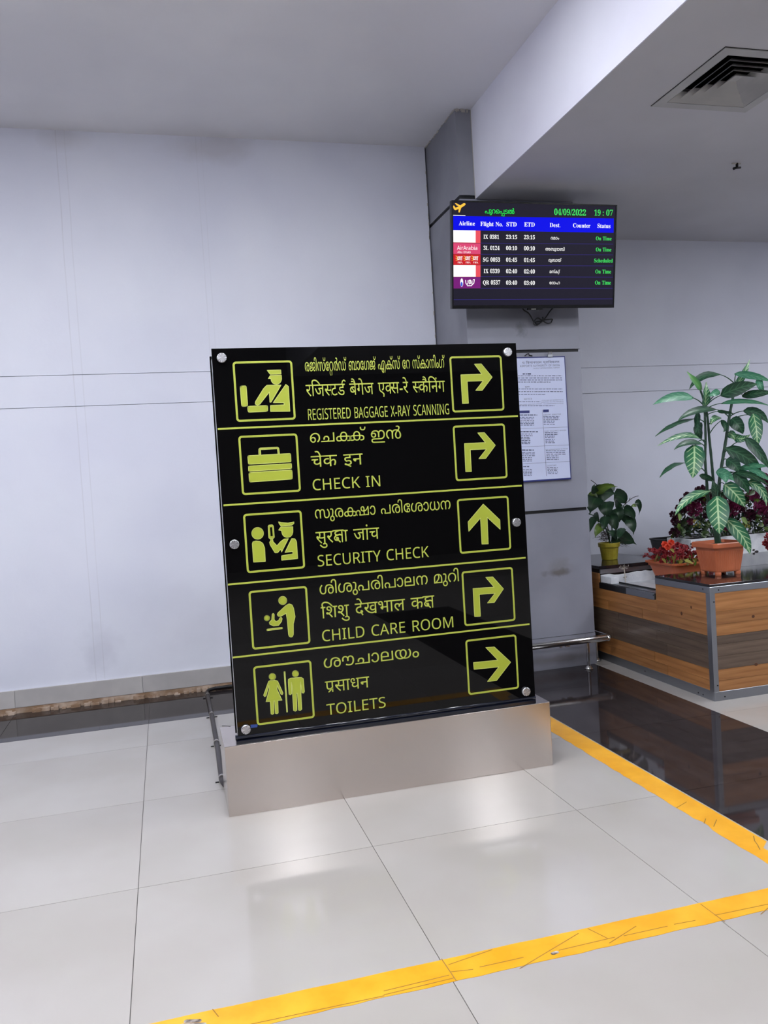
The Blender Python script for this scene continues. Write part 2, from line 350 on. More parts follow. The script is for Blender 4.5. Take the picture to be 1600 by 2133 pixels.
def load_glyphs(keys):
    """keys: (char, offset). outlines come from Blender's own built-in typefaces"""
    obs = []
    for (ch, off) in list(keys)+[('', 0)]:
        cu = bpy.data.curves.new('g', 'FONT'); cu.body = ch+'|'; cu.size = 1; cu.resolution_u = 3; cu.fill_mode = 'NONE'; cu.offset = off
        o = bpy.data.objects.new('g', cu); COL.objects.link(o); obs.append((ch, off, o))
    dg = bpy.context.evaluated_depsgraph_get(); dg.update()
    res = {}
    for ch, off, o in obs:
        ev = o.evaluated_get(dg); me = ev.to_mesh(); n = len(me.vertices)
        co = [(v.co.x, v.co.y) for v in me.vertices]; nxt = {}
        adj = [[] for _ in range(n)]
        for e in me.edges: a, b2 = e.vertices; adj[a].append(b2); adj[b2].append(a)
        seen = [False]*n; loops = []
        for i in range(n):
            if seen[i]: continue
            lp = [i]; seen[i] = True; cur = i
            while True:
                c = [j for j in adj[cur] if not seen[j]]
                if not c: break
                c.sort(key=lambda j: (abs(j-cur-1), j)); cur = c[0]; seen[cur] = True; lp.append(cur)
            loops.append([co[j] for j in lp])
        ev.to_mesh_clear()
        res[(ch, off)] = loops
    bar = min(p[0] for p in res[('', 0)][0])
    for ch, off, o in obs:
        if ch == '': continue
        loops = res[(ch, off)]
        bi = max(range(len(loops)), key=lambda i: min(p[0] for p in loops[i]))
        adv = min(p[0] for p in loops[bi])-bar+off
        rest = [l for i, l in enumerate(loops) if i != bi and len(l) > 2]
        GL[(ch, off)] = (rest, adv)
    for ch, off, o in obs:
        cu = o.data; bpy.data.objects.remove(o); bpy.data.curves.remove(cu)
def sans(s):
    r = ''
    for c in s:
        if 'A' <= c <= 'Z': r += chr(0x1D5A0+ord(c)-65)
        elif 'a' <= c <= 'z': r += chr(0x1D5BA+ord(c)-97)
        elif '0' <= c <= '9': r += chr(0x1D7E2+ord(c)-48)
        else: r += c
    return r
def serif(s):
    r = ''
    for c in s:
        if 'A' <= c <= 'Z': r += chr(0x1D400+ord(c)-65)
        elif 'a' <= c <= 'z': r += chr(0x1D41A+ord(c)-97)
        elif '0' <= c <= '9': r += chr(0x1D7CE+ord(c)-48)
        else: r += c
    return r
def T(s): return list(s)
def H(ch, cut=.16): return ('half', ch, cut)
SK = .072
KSHA = ('str', [[(.56, .0), (.56, .62)], [(0, .62), (.66, .62)],
                [(.34, .60), (.20, .57), (.12, .49), (.16, .40), (.30, .37), (.42, .40), (.56, .34)],
                [(.30, .37), (.14, .33), (.07, .23), (.12, .12), (.24, .09), (.33, .16), (.30, .24), (.20, .24), (.24, .16), (.42, .0)]], SK, .66)
REPH = ('str', [[(-.20, .64), (-.16, .76), (-.04, .82), (.06, .76)]], SK*.9, 0)
def layout(tokens, off=0):
    loops_all = []; x = 0.0
    for t in tokens:
        if isinstance(t, str):
            if t == ' ': x += .36; continue
            loops, adv = GL[(t, off)]
            loops_all.append(([[(p[0]+x, p[1]) for p in l] for l in loops], None)); x += adv
        elif t[0] == 'half':
            loops, adv = GL[(t[1], off)]; c = adv-t[2]
            loops_all.append(([[(p[0]+x, p[1]) for p in l] for l in loops], c+x)); x += c-.02
        elif t[0] == 'kern': x += t[1]
        elif t[0] == 'ov':
            loops, adv = GL[(t[1], off)]
            loops_all.append(([[(p[0]*t[4]+x+t[2], p[1]*t[4]+t[3]) for p in l] for l in loops], None))
        elif t[0] == 'str':
            ls = []
            for st in t[1]: ls += strokeloops([(p[0]+x, p[1]) for p in st], t[2])
            loops_all.append((ls, None)); x += t[3]
    return loops_all, x
_fc = {}
def text_mesh(tokens, off=0):
    """list of words, each (verts, faces), in one common em space"""
    key = (tuple(map(str, tokens)), off)
    if key in _fc: return _fc[key]
    words = [[]]; x = 0.0; out = []
    for t in tokens:
        if t == ' ': words.append([])
        else: words[-1].append(t)
    for w in words:
        la, adv = layout(w, off); V = []; F = []
        for loops, cut in la:
            if not loops: continue
            if cut is None and all(len(l) in (4, 8) for l in loops) and len(loops) > 6:
                loops = [l if sum(l[i][0]*l[(i+1) % len(l)][1]-l[(i+1) % len(l)][0]*l[i][1] for i in range(len(l))) > 0 else l[::-1] for l in loops]
            v, f = fill(loops, cut); n = len(V); V += v; F += [tuple(i+n for i in t) for t in f]
        if V: out.append(([(p[0]+x, p[1]) for p in V], F))
        x += adv+.36
    _fc[key] = out; return out
class Plane:
    """flat print lives on a plane: O origin, U right, V up, N towards the viewer"""
    def __init__(s, O, U, V):
        s.O = Vector(O); s.U = Vector(U).normalized(); s.V = Vector(V).normalized(); s.N = s.U.cross(s.V)
    def hit(s, px, py):
        d = ray(px, py); o = Vector((0, 0, CAMH)); t = (s.O-o).dot(s.N)/d.dot(s.N); p = o+d*t-s.O
        return (p.dot(s.U), p.dot(s.V))
    def P(s, u, v, h=0): return s.O+s.U*u+s.V*v+s.N*h
def flat(name, pl, V, F, m, parent, h=.0006, thick=0):
    vs = [pl.P(a, b, h) for a, b in V]
    fs = []
    for f in F:
        ar = 0
        for i in range(len(f)): a, b = V[f[i]], V[f[(i+1) % len(f)]]; ar += a[0]*b[1]-b[0]*a[1]
        fs.append(f if ar > 0 else f[::-1])
    g = G(); g.add(vs, fs)
    return g.build(name, m, parent, origin=None)
def put_text(name, pl, tokens, u0, u1, vb, height, ref, m, parent, off=0, h=.0006):
    """fit text between u0..u1, baseline vb; ref = glyph-height in em that maps to 'height'"""
    ws = text_mesh(tokens, off); o = None
    xs = [p[0] for V, F in ws for p in V]; x0, x1 = min(xs), max(xs); sx = (u1-u0)/(x1-x0); sy = height/ref
    for V, F in ws: o = flat(name, pl, [((p[0]-x0)*sx+u0, p[1]*sy+vb) for p in V], F, m, parent, h)
    return o
def ccw(l):
    a = sum(l[i][0]*l[(i+1) % len(l)][1]-l[(i+1) % len(l)][0]*l[i][1] for i in range(len(l)))
    return l if a > 0 else l[::-1]
def poly(name, pl, loops, m, parent, h=.0006):
    V, F = fill([ccw(l) for l in loops]); return flat(name, pl, V, F, m, parent, h)
def circ(c, r, n=28): return [(c[0]+r*math.cos(2*math.pi*i/n), c[1]+r*math.sin(2*math.pi*i/n)) for i in range(n)]
def rrect(x0, x1, y0, y1, r, n=5):
    out = []
    for cx, cy, a0 in ((x1-r, y1-r, 0), (x0+r, y1-r, 90), (x0+r, y0+r, 180), (x1-r, y0+r, 270)):
        for i in range(n+1):
            a = math.radians(a0+90*i/n); out.append((cx+r*math.cos(a), cy+r*math.sin(a)))
    return out
def ring(name, pl, outer, inner, m, parent, h=.0006):
    n = len(outer); V = outer+inner; F = [(i, (i+1) % n, n+(i+1) % n, n+i) for i in range(n)]
    return flat(name, pl, V, F, m, parent, h)

# tokens of every text -------------------------------------------------------
RRA2 = [('ov', 'റ', .02, -.30, .62), 'റ']
ML1 = T('രജിസ്')+['േ']+RRA2+T('ർഡ് ബാേഗജ് എക്സ് േറ സ്കാനിംഗ്')
KKA = ['ക', ('kern', -.20), 'ക']
ML2 = T('െച')+KKA+T('് ഇൻ')
ML3 = T('സുര')+['ക', ('kern', -.13), 'ഷ', 'ാ']+T(' പരിേശാധന')
ML4 = T('ശിശുപരിപാലന മുറി'); ML5 = T('ശൗചാലയം')
HI1 = ['र', 'ि', 'ज', H('स'), 'ट', 'ड', REPH]+T(' बैगेज ए')+[H('क', .30)]+T('स-रे ')+[H('स')]+T('कैिनंग')
HI2 = T('चेक इन'); HI3 = T('सुर')+[KSHA]+T('ा जांच')
HI4 = T('िशशु देखभाल क')+[KSHA]
HI5 = ['प', ('str', [[(-.12, .20), (-.36, .02)]], SK, 0)]+T('साधन')
TVT = T('പുറ')+['െ', 'പ', ('ov', 'പ', -.60, -.34, .7)]+T('ടൽ')
DEST = [T('ദമാം'), T('അബുദാബി'), T('ദുബായ്'), T('മസ്')+['ക', ('kern', 0)]+RRA2+['്'], T('േദാഹ')]
need = set()
def req(tokens, off=0):
    for t in tokens:
        if isinstance(t, str):
            if t != ' ': need.add((t, off))
        elif t[0] in ('half', 'ov'): need.add((t[1], off))
for t in (ML1, ML2, ML3, ML4, ML5, HI1, HI2, HI3, HI4, HI5, TVT, *DEST): req(t)
for s in ('REGISTERED BAGGAGE X-RAY SCANNING CHECK IN SECURITY CHILD CARE ROOM TOILETS AirArabia Abu Dhabi',
          ):
    req(sans(s))
req(sans('ABCDEFGHIJKLMNOPQRSTUVWXYZ,'), .065)
for s in ('AirlineFlightNo.STDETDDest.CounterStatus0123456789:/IX3LSGQROnTimeScheduled',): req(serif(s)); 
req(serif('0123456789:/OnTimeScheduled'), -.012)
POST_HI = T('य िवमानप')+['त', ('kern', -.1)]+T('न प')+T('्रािधकरण'); req(POST_HI, .03); req(T('सूचना'), .03)
load_glyphs(need)

# ================================================================== STRUCTURE
YW, YC, XC0, XC1 = 6.85, 6.118, 2.384, 3.352
ZC, ZL, XB = 4.45, 3.765, 2.515
YR = 7.10
floor = struct(box('floor', MT['grout'], -6, 9.5, -8, 7.4, -.12, -.004))
def tile(x0, x1, y0, y1, m):
    g = .0014; o = G().box(x0+g, x1-g, y0+g, y1-g, -.004, 0).build('floor_tile', m, floor); return o
gx = [-.211+.999*k for k in range(-5, 3)]+[2.36]; gy = [3.523+.998*k for k in range(-5, 3)]+[6.045]
gx = sorted(gx); gx = [x for x in gx if x <= 2.36]
for i in range(len(gx)-1):
    for j in range(len(gy)-1): tile(gx[i], gx[i+1], gy[j], gy[j+1], MT['tile'])
for i in range(len(gx)-1): tile(gx[i], gx[i+1], 6.045, YW+.02, MT['tile_dark'])
for j in range(len(gy)-1): tile(2.36, 3.332, gy[j], gy[j+1], MT['tile_dark'])
tile(2.36, 3.332, 6.045, 6.9, MT['tile_dark'])
for a, b in ((3.332, 4.331), (4.331, 5.33)):
    for j in range(len(gy)-1): tile(a, b, gy[j], gy[j+1], MT['tile'])
# floor beyond what the lens sees: tiles too small to matter, joined
G().box(-6, gx[0]-.002, -8, YW, -.004, 0).box(gx[0], 9.5, -8, gy[0]-.002, -.004, 0).box(5.332, 9.5, gy[0], 7.2, -.004, 0).box(3.334, 5.33, 6.047, 7.2, -.004, 0).build('floor_field', MT['tile'], floor)

wl = struct(box('wall_back', MT['joint'], -6, XC0+.0, YW+.02, YW+.2, 0, ZC))
def wpanel(par, m, x0, x1, y, rows):
    for a, b in rows: box('wall_panel', m, x0, x1, y, y+.02, a, b, par, keep=False)
for a, b in ((0.0, 2.3325), (2.3365, 2.576), (2.580, ZC)):
    o = G().box(-6, XC0-.012, YW, YW+.02, a, b).build('wall_panel', MT['wall'], wl, keep=True)
bb = struct(box('baseboard_back', MT['dirt'], -6, XC0-.02, YW-.016, YW-.0005, 0, .05))
xs = [-6, -4.9, -4, -3.08, -2.15, -1.205, -.262, .68, 1.62, XC0-.02]
for i in range(len(xs)-1):
    box('skirting_tile', MT['skirt'], xs[i]+.001, xs[i+1]-.001, YW-.02, YW-.0165+.016, .045, .178, bb, bevel=.001, seg=1)
random.seed(4)
g = G()
for i in range(150):                       # crumbling mortar under the skirting
    x = random.uniform(-2.3, 1.9); w = random.uniform(.01, .05); d = random.uniform(.012, .035)
    g.box(x, x+w, YW-.02-d, YW-.015, 0, random.uniform(.005, .03))
mo = g.build('mortar_crumbs', MT['dirt'], bb); mo['kind'] = 'stuff'

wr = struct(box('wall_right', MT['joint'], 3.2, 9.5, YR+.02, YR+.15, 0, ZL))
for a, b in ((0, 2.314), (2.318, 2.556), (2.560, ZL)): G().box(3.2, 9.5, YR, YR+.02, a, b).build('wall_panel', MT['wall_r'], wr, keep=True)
struct(box('wall_left', MT['far2'], -6.15, -6, -8, YW+.2, 0, ZC))
struct(box('wall_far_right', MT['far2'], 9.5, 9.65, -8, 7.3, 0, ZL))
struct(box('wall_front', MT['far'], -6, 9.5, -8.15, -8, 0, ZC))
struct(box('ceiling', MT['ceil'], -6.15, XB+.0, -8.15, YW+.2, ZC, ZC+.12))
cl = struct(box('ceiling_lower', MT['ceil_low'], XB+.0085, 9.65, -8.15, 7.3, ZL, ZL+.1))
bmo = struct(box('trim_1', MT['beam'], XB, XB+.008, -8.15, YC, ZL, ZC+.05))       # side of the dropped ceiling
# column clad in grey composite panels, black recessed joints
colo = struct(box('wall_column', MT['groove'], XC0+.012, XC1-.012, YC+.012, 7.3, 0, ZC))
zs = [(.262, 1.270), (1.296, 2.560), (2.585, 3.762), (3.792, ZC)]
for a, b in zs:
    x1 = XC1 if b < 3.77 else XB
    o = G().box(XC0, x1, YC, YC+.012, a, b).build('cladding_panel', MT['acp'] if b < 3.77 else MT['acp_shaded'], colo, keep=True)
    o = G().box(XC0, XC0+.012, YC+.012, YW+.07, a, b).build('cladding_panel', MT['acp_shaded'], colo, keep=True)
    if b < 3.77: G().box(XC1-.012, XC1, YC+.012, YR, a, b).build('cladding_panel', MT['acp_shaded'], colo, keep=True)
G().box(XC0+.0, 3.262, YC-.004, YC+.012, .0, .258).build('plinth_panel', MT['acp'], colo, keep=True)
G().box(3.266, XC1+.004, YC, YC+.012, .0, .258).build('plinth_panel', MT['acp'], colo, keep=True)
G().box(XC1-.012, XC1+.004, YC+.012, YR, .0, .258).build('plinth_panel', MT['acp_shaded'], colo, keep=True)
# ragged plaster around the column head and along the wall joint
g = G(); random.seed(7)
for i in range(22):
    z = random.uniform(2.6, ZC); s_ = random.uniform(.01, .05)
    g.box(XC0-.014-random.uniform(0, .004), XC0-.011, YW-.004, YW+.004, z, min(z+s_, ZC))
for i in range(40):
    y = random.uniform(YC, YW); g.box(XC0-random.uniform(.003, .009), XC0-.0005, y, y+.025, ZC-random.uniform(.004, .014), ZC-random.uniform(.0008, .002))
g.box(XB-.004, XB-.0005, YC-.004, YC-.0005, ZL, ZC-.002)
for i in range(16):
    x = random.uniform(XC0, XB-.03); g.box(x, x+random.uniform(.008, .014), YC-random.uniform(.002, .012), YC-.0005, ZC-random.uniform(.006, .026), ZC-random.uniform(.0008, .002))
o = g.build('plaster_crumbs', MT['caulk'], colo); o['kind'] = 'stuff'

# ceiling lights out of frame: some inferred from reflections, others added to brighten surfaces
def ceiling_light(x, y, z, sx, sy, label):
    t = tag(empty('ceiling_light', (x, y, z-.04)), label, 'ceiling light', 'ceiling light panels')
    g = G()
    for a in ((x-sx/2-.03, x+sx/2+.03, y-sy/2-.03, y-sy/2), (x-sx/2-.03, x+sx/2+.03, y+sy/2, y+sy/2+.03), (x-sx/2-.03, x-sx/2, y-sy/2, y+sy/2), (x+sx/2, x+sx/2+.03, y-sy/2, y+sy/2)):
        g.box(*a, z-.024, z)
    g.build('frame', MT['lampframe'], t)
    G().box(x-sx/2, x+sx/2, y-sy/2, y+sy/2, z-.036, z-.001).build('diffuser', MT['lamp'], t)
LL = [(-.80, 4.78, ZC, .22, .22), (-3.3, 3.6, ZC, .6, .6), (-1.2, 2.6, ZC, .6, .6), (.45, 2.7, ZC, .6, .6), (-4.0, .6, ZC, .6, .6), (1.5, .4, ZC, .6, .6), (1.2, 4.0, ZC, .36, .36), (-1.4, -.3, ZC, .6, .6), (1.5, -3.3, ZC, .55, .75), (-1.4, -3.3, ZC, .6, .6),  # small panel near the dropped ceiling is added to brighten its side and the wall
      (4.4, -2.9, ZL, .6, .6), (5.7, 3.9, ZL, .6, .6), (5.7, .8, ZL, .6, .6), (5.7, -2.2, ZL, .6, .6), (8.3, 4.2, ZL, .6, .6)]
for i, a in enumerate(LL):
    ceiling_light(*a, 'square lit ceiling light panel outside the picture, one of a set partly added for brightness')
#OBJECTS
G().box(XC0+.004, XC0+.012, YC, YW+.07, .0, .258).build('plinth_panel', MT['acp_shaded'], colo, keep=True)

# ================================================================== floor tapes
def tape(name, pts_a, pts_b, label, marks):
    g = G(); n = len(pts_a); vs = []; fs = []
    for p, q in zip(pts_a, pts_b): vs += [(p[0], p[1], .0001), (q[0], q[1], .0001), (p[0], p[1], .0009), (q[0], q[1], .0009)]
    for i in range(n-1):
        a = i*4; b2 = a+4
        fs += [(a+2, b2+2, b2+3, a+3), (a, a+2, a+3, a+1) if i == 0 else (a, a+2, b2+2, b2), (a, a+2, b2+2, b2), (a+3, a+1, b2+1, b2+3)]
    e = (n-1)*4; fs.append((e, e+1, e+3, e+2)); fs = [f for f in fs]
    g.add(vs, fs); t = g.build(name, MT['yellow'], None); tag(t, label, 'floor tape', 'yellow floor tapes')
    for nm, m, ls, w in marks:
        pl = Plane((0, 0, .0009), (1, 0, 0), (0, 1, 0)); L = []
        for l in ls: L += strokeloops([tuple(atZ(*p, 0).xy) for p in l], w)
        poly(nm, pl, L, MT[m], t, h=.0004)['kind'] = 'stuff'
    return t
random.seed(11)
A = []; B = []
y = 4.0
def rg(v, a): return v+random.uniform(-a, a)
yy = 2.47
A = []; B = []
while yy < 6.03:
    tear = .05 if 2.93 < yy < 3.02 else (.02 if 3.13 < yy < 3.16 else 0)
    A.append((rg(2.218, .0035)+(.012 if 3.1 < yy < 3.2 else 0), yy)); B.append((rg(2.350, .0015)-(.055 if 2.72 < yy < 2.905 else 0)-0, yy)); yy += .045
tape('floor_tape', A[::-1], B[::-1], 'yellow tape strip along the edge of the black tiles, torn at one end',
     [('tear_mark', 'scuff', [[(1410, 1683), (1430, 1671)], [(1467, 1716), (1470, 1706)], [(1487, 1722), (1493, 1708)], [(1570, 1742), (1572, 1752), (1578, 1760), (1583, 1770)]], .004)])
A = []; B = []; xx = -2.0
while xx < 2.20:
    A.append((xx, rg(2.470, .003))); B.append((xx, rg(2.598, .0015))); xx += .06
tape('floor_tape', A, B, 'yellow tape strip across the cream floor in the foreground, scuffed and creased',
     [('scuff_mark', 'scuff', [[(935, 2032), (800, 2065)], [(945, 2038), (800, 2073)], [(940, 2025), (985, 2020)], [(1000, 2015), (1090, 1995)], [(1083, 2018), (1205, 1945)], [(1165, 1980), (1280, 1953)],
        [(1270, 1965), (1325, 1930)], [(1300, 1950), (1390, 1930)], [(1405, 1926), (1448, 1918)], [(1490, 1907), (1600, 1884)], [(1585, 1905), (1600, 1892)], [(800, 2075), (500, 2139)], [(455, 2118), (443, 2103)], [(935, 2010), (1025, 1979)],
        [(920, 1998), (950, 2043)], [(1460, 1884), (1510, 1921)], [(1225, 1935), (1265, 1955)]], .0035),
      ('glue_spot', 'glue', [[(1152, 1987), (1160, 1984)], [(380, 2136), (425, 2134)], [(388, 2128), (415, 2127)]], .016)])

# ================================================================== DIRECTION SIGN
YG = 4.128
SX0, SX1, SZ0, SZ1 = .275, 1.882, .385, 2.306
sg = tag(empty('direction_sign', (1.08, 4.29, 0)), 'tall black glass direction sign with yellow-green pictograms, standing on a brushed steel base', 'sign')
box('plinth', MT['steel'], .205, 1.960, 4.115, 4.475, .0, .352, sg, bevel=.003)
box('front_panel', MT['glass'], SX0, SX1, YG, YG+.008, SZ0, SZ1, sg)
box('rear_panel', MT['glass'], SX0, SX1, 4.300, 4.308, .36, SZ1-.01, sg, bevel=.0012, seg=1)
for nm, a in (('frame_post', (SX0+.004, SX0+.034, 4.165, 4.265, .352, 2.27)), ('frame_post', (SX1-.034, SX1-.004, 4.165, 4.265, .352, 2.27)),
              ('frame_rail', (SX0+.034, SX1-.034, 4.165, 4.265, 2.24, 2.27)), ('frame_rail', (SX0+.034, SX1-.034, 4.165, 4.265, .352, .39))):
    box(nm, MT['black'], *a, sg, bevel=.003)
box('edge_glint_strip', MT['edge_glint'], SX0-.0005, SX0+.002, 4.137, 4.150, .42, 2.12, sg)  # white strips imitate the highlight on the polished sheet edge
box('edge_glint_strip', MT['edge_glint'], SX0-.0005, SX0+.002, 4.137, 4.150, 2.19, 2.255, sg)
g = G(); g.box(SX0-.01, SX1+.0, 4.120, 4.165, .352, .372); g.build('bottom_channel', MT['blackgloss'], sg, bevel=.003)
g = G().tube([(SX0-.012, 4.136, .384), (SX1+.002, 4.136, .380)], .013, 12); g.build('bottom_rail', MT['blackgloss'], sg, smooth=True)
g = G().tube([tuple(atZ(480, 1508+5, .4)), tuple(atZ(463, 1512, .39))], .002, 6); g.build('wire_end', MT['tube'], sg)
for px, py in ((462, 745), (1058.5, 733), (488.5, 1134), (1077, 1088), (512.5, 1520), (1097, 1441)):
    c = atY(px, py, YG-.012)
    pr = [(.0232, .0), (.0232, -.012), (.0205, -.0145)]
    gg = G().lathe((c.x, YG, c.z), pr, 28, 'y'); o = gg.build('standoff_bolt', MT['bolt'], sg, origin=(c.x, YG, c.z))
    # turn the object so that its local Z is the bolt axis (painted radial sheen)
    R_ = Matrix.Rotation(math.radians(90), 4, 'X'); o.data.transform(R_.inverted()); o.matrix_local = Matrix.Translation(o.location) @ R_
    G().tube([(c.x, YG+.008, c.z), (c.x, YG+.045, c.z)], .009, 10).build('standoff_spacer', MT['chrome'], sg)
SP = Plane((0, YG, 0), (1, 0, 0), (0, 0, 1))
def sp(px, py): return SP.hit(px, py)
def Z(ox, oy, s): return lambda x, y: sp(ox+x/s, oy+y/s)
z1 = Z(430, 710, 4.324); z2 = Z(750, 700, 4.324); z3 = Z(430, 1030, 4.324); z4 = Z(780, 1020, 4.324); z5 = Z(430, 1320, 4.324); z6 = Z(780, 1300, 4.0)
# separators
for a, b2 in ((z1(100, 797), z2(1425, 718)), (z3(152, 95), z2(1460, 1350)), (z3(192, 812), z4(1365, 612)), (z5(235, 215), z4(1400, 1210))):
    zc = (a[1]+b2[1])/2; poly('dividing_line', SP, [[(a[0]+.001, zc-.0044), (b2[0]-.002, zc-.0044), (b2[0]-.002, zc+.0044), (a[0]+.001, zc+.0044)]], MT['lime_text'], sg)
# framed squares
def frame(q):
    P = [sp(*p) for p in q]; x0 = (P[0][0]+P[3][0])/2; x1 = (P[1][0]+P[2][0])/2; y1 = (P[0][1]+P[1][1])/2; y0 = (P[2][1]+P[3][1])/2
    w = .0098; o = rrect(x0, x1, y0, y1, .017); i = rrect(x0+w, x1-w, y0+w, y1-w, .008)
    ring('pictogram_frame', SP, o, i, MT['lime_text'], sg)
    o2 = rrect(x0+w*.40, x1-w*.40, y0+w*.40, y1-w*.40, .013); i2 = rrect(x0+w*.62, x1-w*.62, y0+w*.62, y1-w*.62, .011)
    ring('frame_groove', SP, o2, i2, MT['lime'], sg, h=.0009)
for q in (((484.3, 752.8), (608.5, 751.2), (616.2, 873.7), (492.4, 879.3)), ((495.9, 907.7), (619.6, 903.1), (626.6, 1024), (504.5, 1031.5)),
          ((506.3, 1070.5), (628.4, 1062.8), (635.4, 1183.8), (514.4, 1193.7)), ((517.9, 1231.7), (639.3, 1220.1), (646.9, 1339.9), (525.3, 1354.2)),
          ((527.1, 1388.7), (648.5, 1374.3), (655.5, 1495), (535.2, 1511.5)),
          ((936.2, 742.8), (1045.3, 739.8), (1050, 854.5), (942.4, 860)), ((943.1, 886.9), (1051.8, 882), (1057, 996), (949.3, 1002.3)),
          ((951.8, 1039.7), (1059, 1032.7), (1065, 1144.9), (957.6, 1153.4)), ((961, 1190.7), (1068, 1180.7), (1074, 1293.4), (967.8, 1304)),
          ((969.3, 1332.5), (1075.5, 1321.8), (1081.3, 1435), (975.5, 1447))):
    frame(q)
def picto(name, zf, loops, rim=True):
    L = [[zf(*p) for p in l] for l in loops]
    o = poly(name, SP, L, MT['lime'], sg)
    if rim:
        R2 = []
        for l in L: R2 += strokeloops(l, .0032, True)
        R2 = [ccw(l) for l in R2]; V, F = [], []
        for l in R2: n = len(V); V += l; F.append(tuple(range(n, n+len(l))))
        flat('cut_edge', SP, V, F, MT['lime_rim'], o, h=.0009)
    return o
def arc(c, r, a0, a1, n=10): return [(c[0]+r*math.cos(math.radians(a0+(a1-a0)*i/n)), c[1]+r*math.sin(math.radians(a0+(a1-a0)*i/n))) for i in range(n+1)]
def rr(p, r=10):   # rounded quad from 4 corners, same frame as p
    out = []
    n = len(p)
    for i in range(n):
        a = Vector(p[i-1]); b2 = Vector(p[i]); c = Vector(p[(i+1) % n]); u = (a-b2).normalized()*r; w = (c-b2).normalized()*r
        for t in (0, .25, .5, .75, 1): q = (b2+u)*(1-t)**2+b2*2*t*(1-t)+(b2+w)*t*t; out.append(tuple(q))
    return out
picto('arrow', z2, [[(908, 350), (1097, 343), (1030, 253), (1092, 251), (1190, 370), (1100, 490), (1042, 490), (1110, 403), (965, 407), (977, 605), (922, 608)]])
picto('arrow', z2, [[(940, 968), (1130, 960), (1060, 872), (1120, 870), (1219, 984), (1132, 1103), (1070, 1105), (1138, 1018), (993, 1024), (1003, 1220), (952, 1222)]])
picto('arrow', z4, [[(980, 130), (1130, 273), (1133, 357), (1015, 248), (1025, 488), (968, 490), (955, 255), (850, 375), (843, 290)]])
picto('arrow', z4, [[(887, 890), (1078, 878), (1003, 790), (1065, 785), (1162, 893), (1080, 1015), (1018, 1020), (1087, 933), (945, 943), (955, 1140), (902, 1143)]])
picto('arrow', z6, [[(825, 320), (1030, 300), (928, 195), (998, 190), (1135, 317), (1018, 470), (942, 478), (1037, 356), (830, 377)]])
picto('pictogram', z1, [[(547, 265), (670, 262), (672, 300), (575, 302)], [(558, 340), (575, 313), (675, 310), (677, 345)]+arc((629, 345), 47, 8, 160, 9)+[(580, 338)],
    rr([(303, 407), (358, 405), (372, 588), (318, 592)], 14), rr([(370, 590), (552, 582), (552, 635), (376, 643)], 13),
    [(545, 400), (672, 398), (582, 553), (572, 553), (567, 460), (482, 570), (460, 580), (440, 570), (442, 548), (515, 430)],
    [(715, 393), (738, 410), (752, 634), (578, 636), (577, 582), (700, 577), (699, 557), (602, 557)]])
L2 = [rr([(372, 1035), (758, 1015), (762, 1090), (378, 1112)], 10), rr([(378, 1128), (766, 1105), (768, 1150), (381, 1175)], 6), rr([(382, 1187), (771, 1163), (774, 1245), (388, 1272)], 12)]
L2 += [[(472, 1025), (472, 975), (482, 966), (640, 958), (652, 966), (658, 1018), (645, 1019), (640, 972), (486, 980), (490, 1026)]]
picto('pictogram', z1, L2)
picto('pictogram', z3, [circ((461, 350), 53), [(413, 445), (420, 426), (445, 419), (480, 422), (508, 440), (524, 480), (531, 603), (425, 609)],
    [(556, 285), (564, 276), (592, 273), (602, 282), (612, 385), (604, 395), (570, 398), (562, 390)],
    [(577, 395), (595, 392), (600, 425), (635, 462), (668, 425), (700, 402), (738, 398), (677, 518), (670, 492), (640, 525), (618, 525), (575, 455), (568, 430), (580, 415)],
    [(768, 398), (798, 400), (812, 425), (822, 577), (678, 592), (677, 552), (780, 535), (778, 513), (708, 522)],
    [(650, 246), (672, 252), (735, 258), (788, 247), (787, 262), (770, 276), (672, 284), (655, 262)],
    [(650, 320), (670, 293), (778, 290), (779, 335)]+arc((729, 338), 49, 5, 165, 9)+[(676, 325)]])
poly('pictogram_gap', SP, [[z3(*p) for p in ((572, 296), (590, 294), (598, 374), (578, 376))]], MT['glass'], sg, h=.0013)
picto('pictogram', z3, [circ((687, 955), 37), circ((545, 1113), 25),
    [(718, 998), (745, 985), (772, 995), (785, 1025), (799, 1100), (783, 1165), (783, 1262), (775, 1280), (762, 1285), (746, 1278), (740, 1262), (728, 1130), (718, 1070), (668, 1098), (648, 1096), (638, 1082), (645, 1065)],
    [(592, 1078), (602, 1071), (611, 1080), (610, 1125), (625, 1145), (650, 1135), (662, 1110), (674, 1106), (682, 1118), (676, 1145), (650, 1178), (605, 1184), (570, 1168), (567, 1150), (588, 1130)],
    rr([(540, 1214), (686, 1196), (688, 1208), (542, 1227)], 4)])
picto('pictogram', z5, [circ((594, 387), 30), circ((802, 360), 29), [(699, 343), (708, 342), (731, 705), (723, 706)],
    [(560, 428), (578, 420), (622, 418), (642, 428), (690, 535), (684, 548), (670, 544), (637, 462), (635, 500), (680, 598), (642, 600), (647, 712), (636, 721), (622, 718), (615, 605), (606, 605), (608, 718), (596, 727), (582, 722), (575, 610), (537, 612), (567, 500), (563, 465), (537, 560), (524, 566), (515, 555)],
    [(738, 412), (758, 400), (855, 393), (873, 405), (883, 522), (876, 535), (860, 532), (848, 432), (846, 450), (859, 680), (845, 692), (830, 688), (820, 536), (810, 537), (815, 688), (802, 698), (785, 692), (772, 470), (764, 435), (768, 540), (757, 550), (744, 545), (737, 430)]])
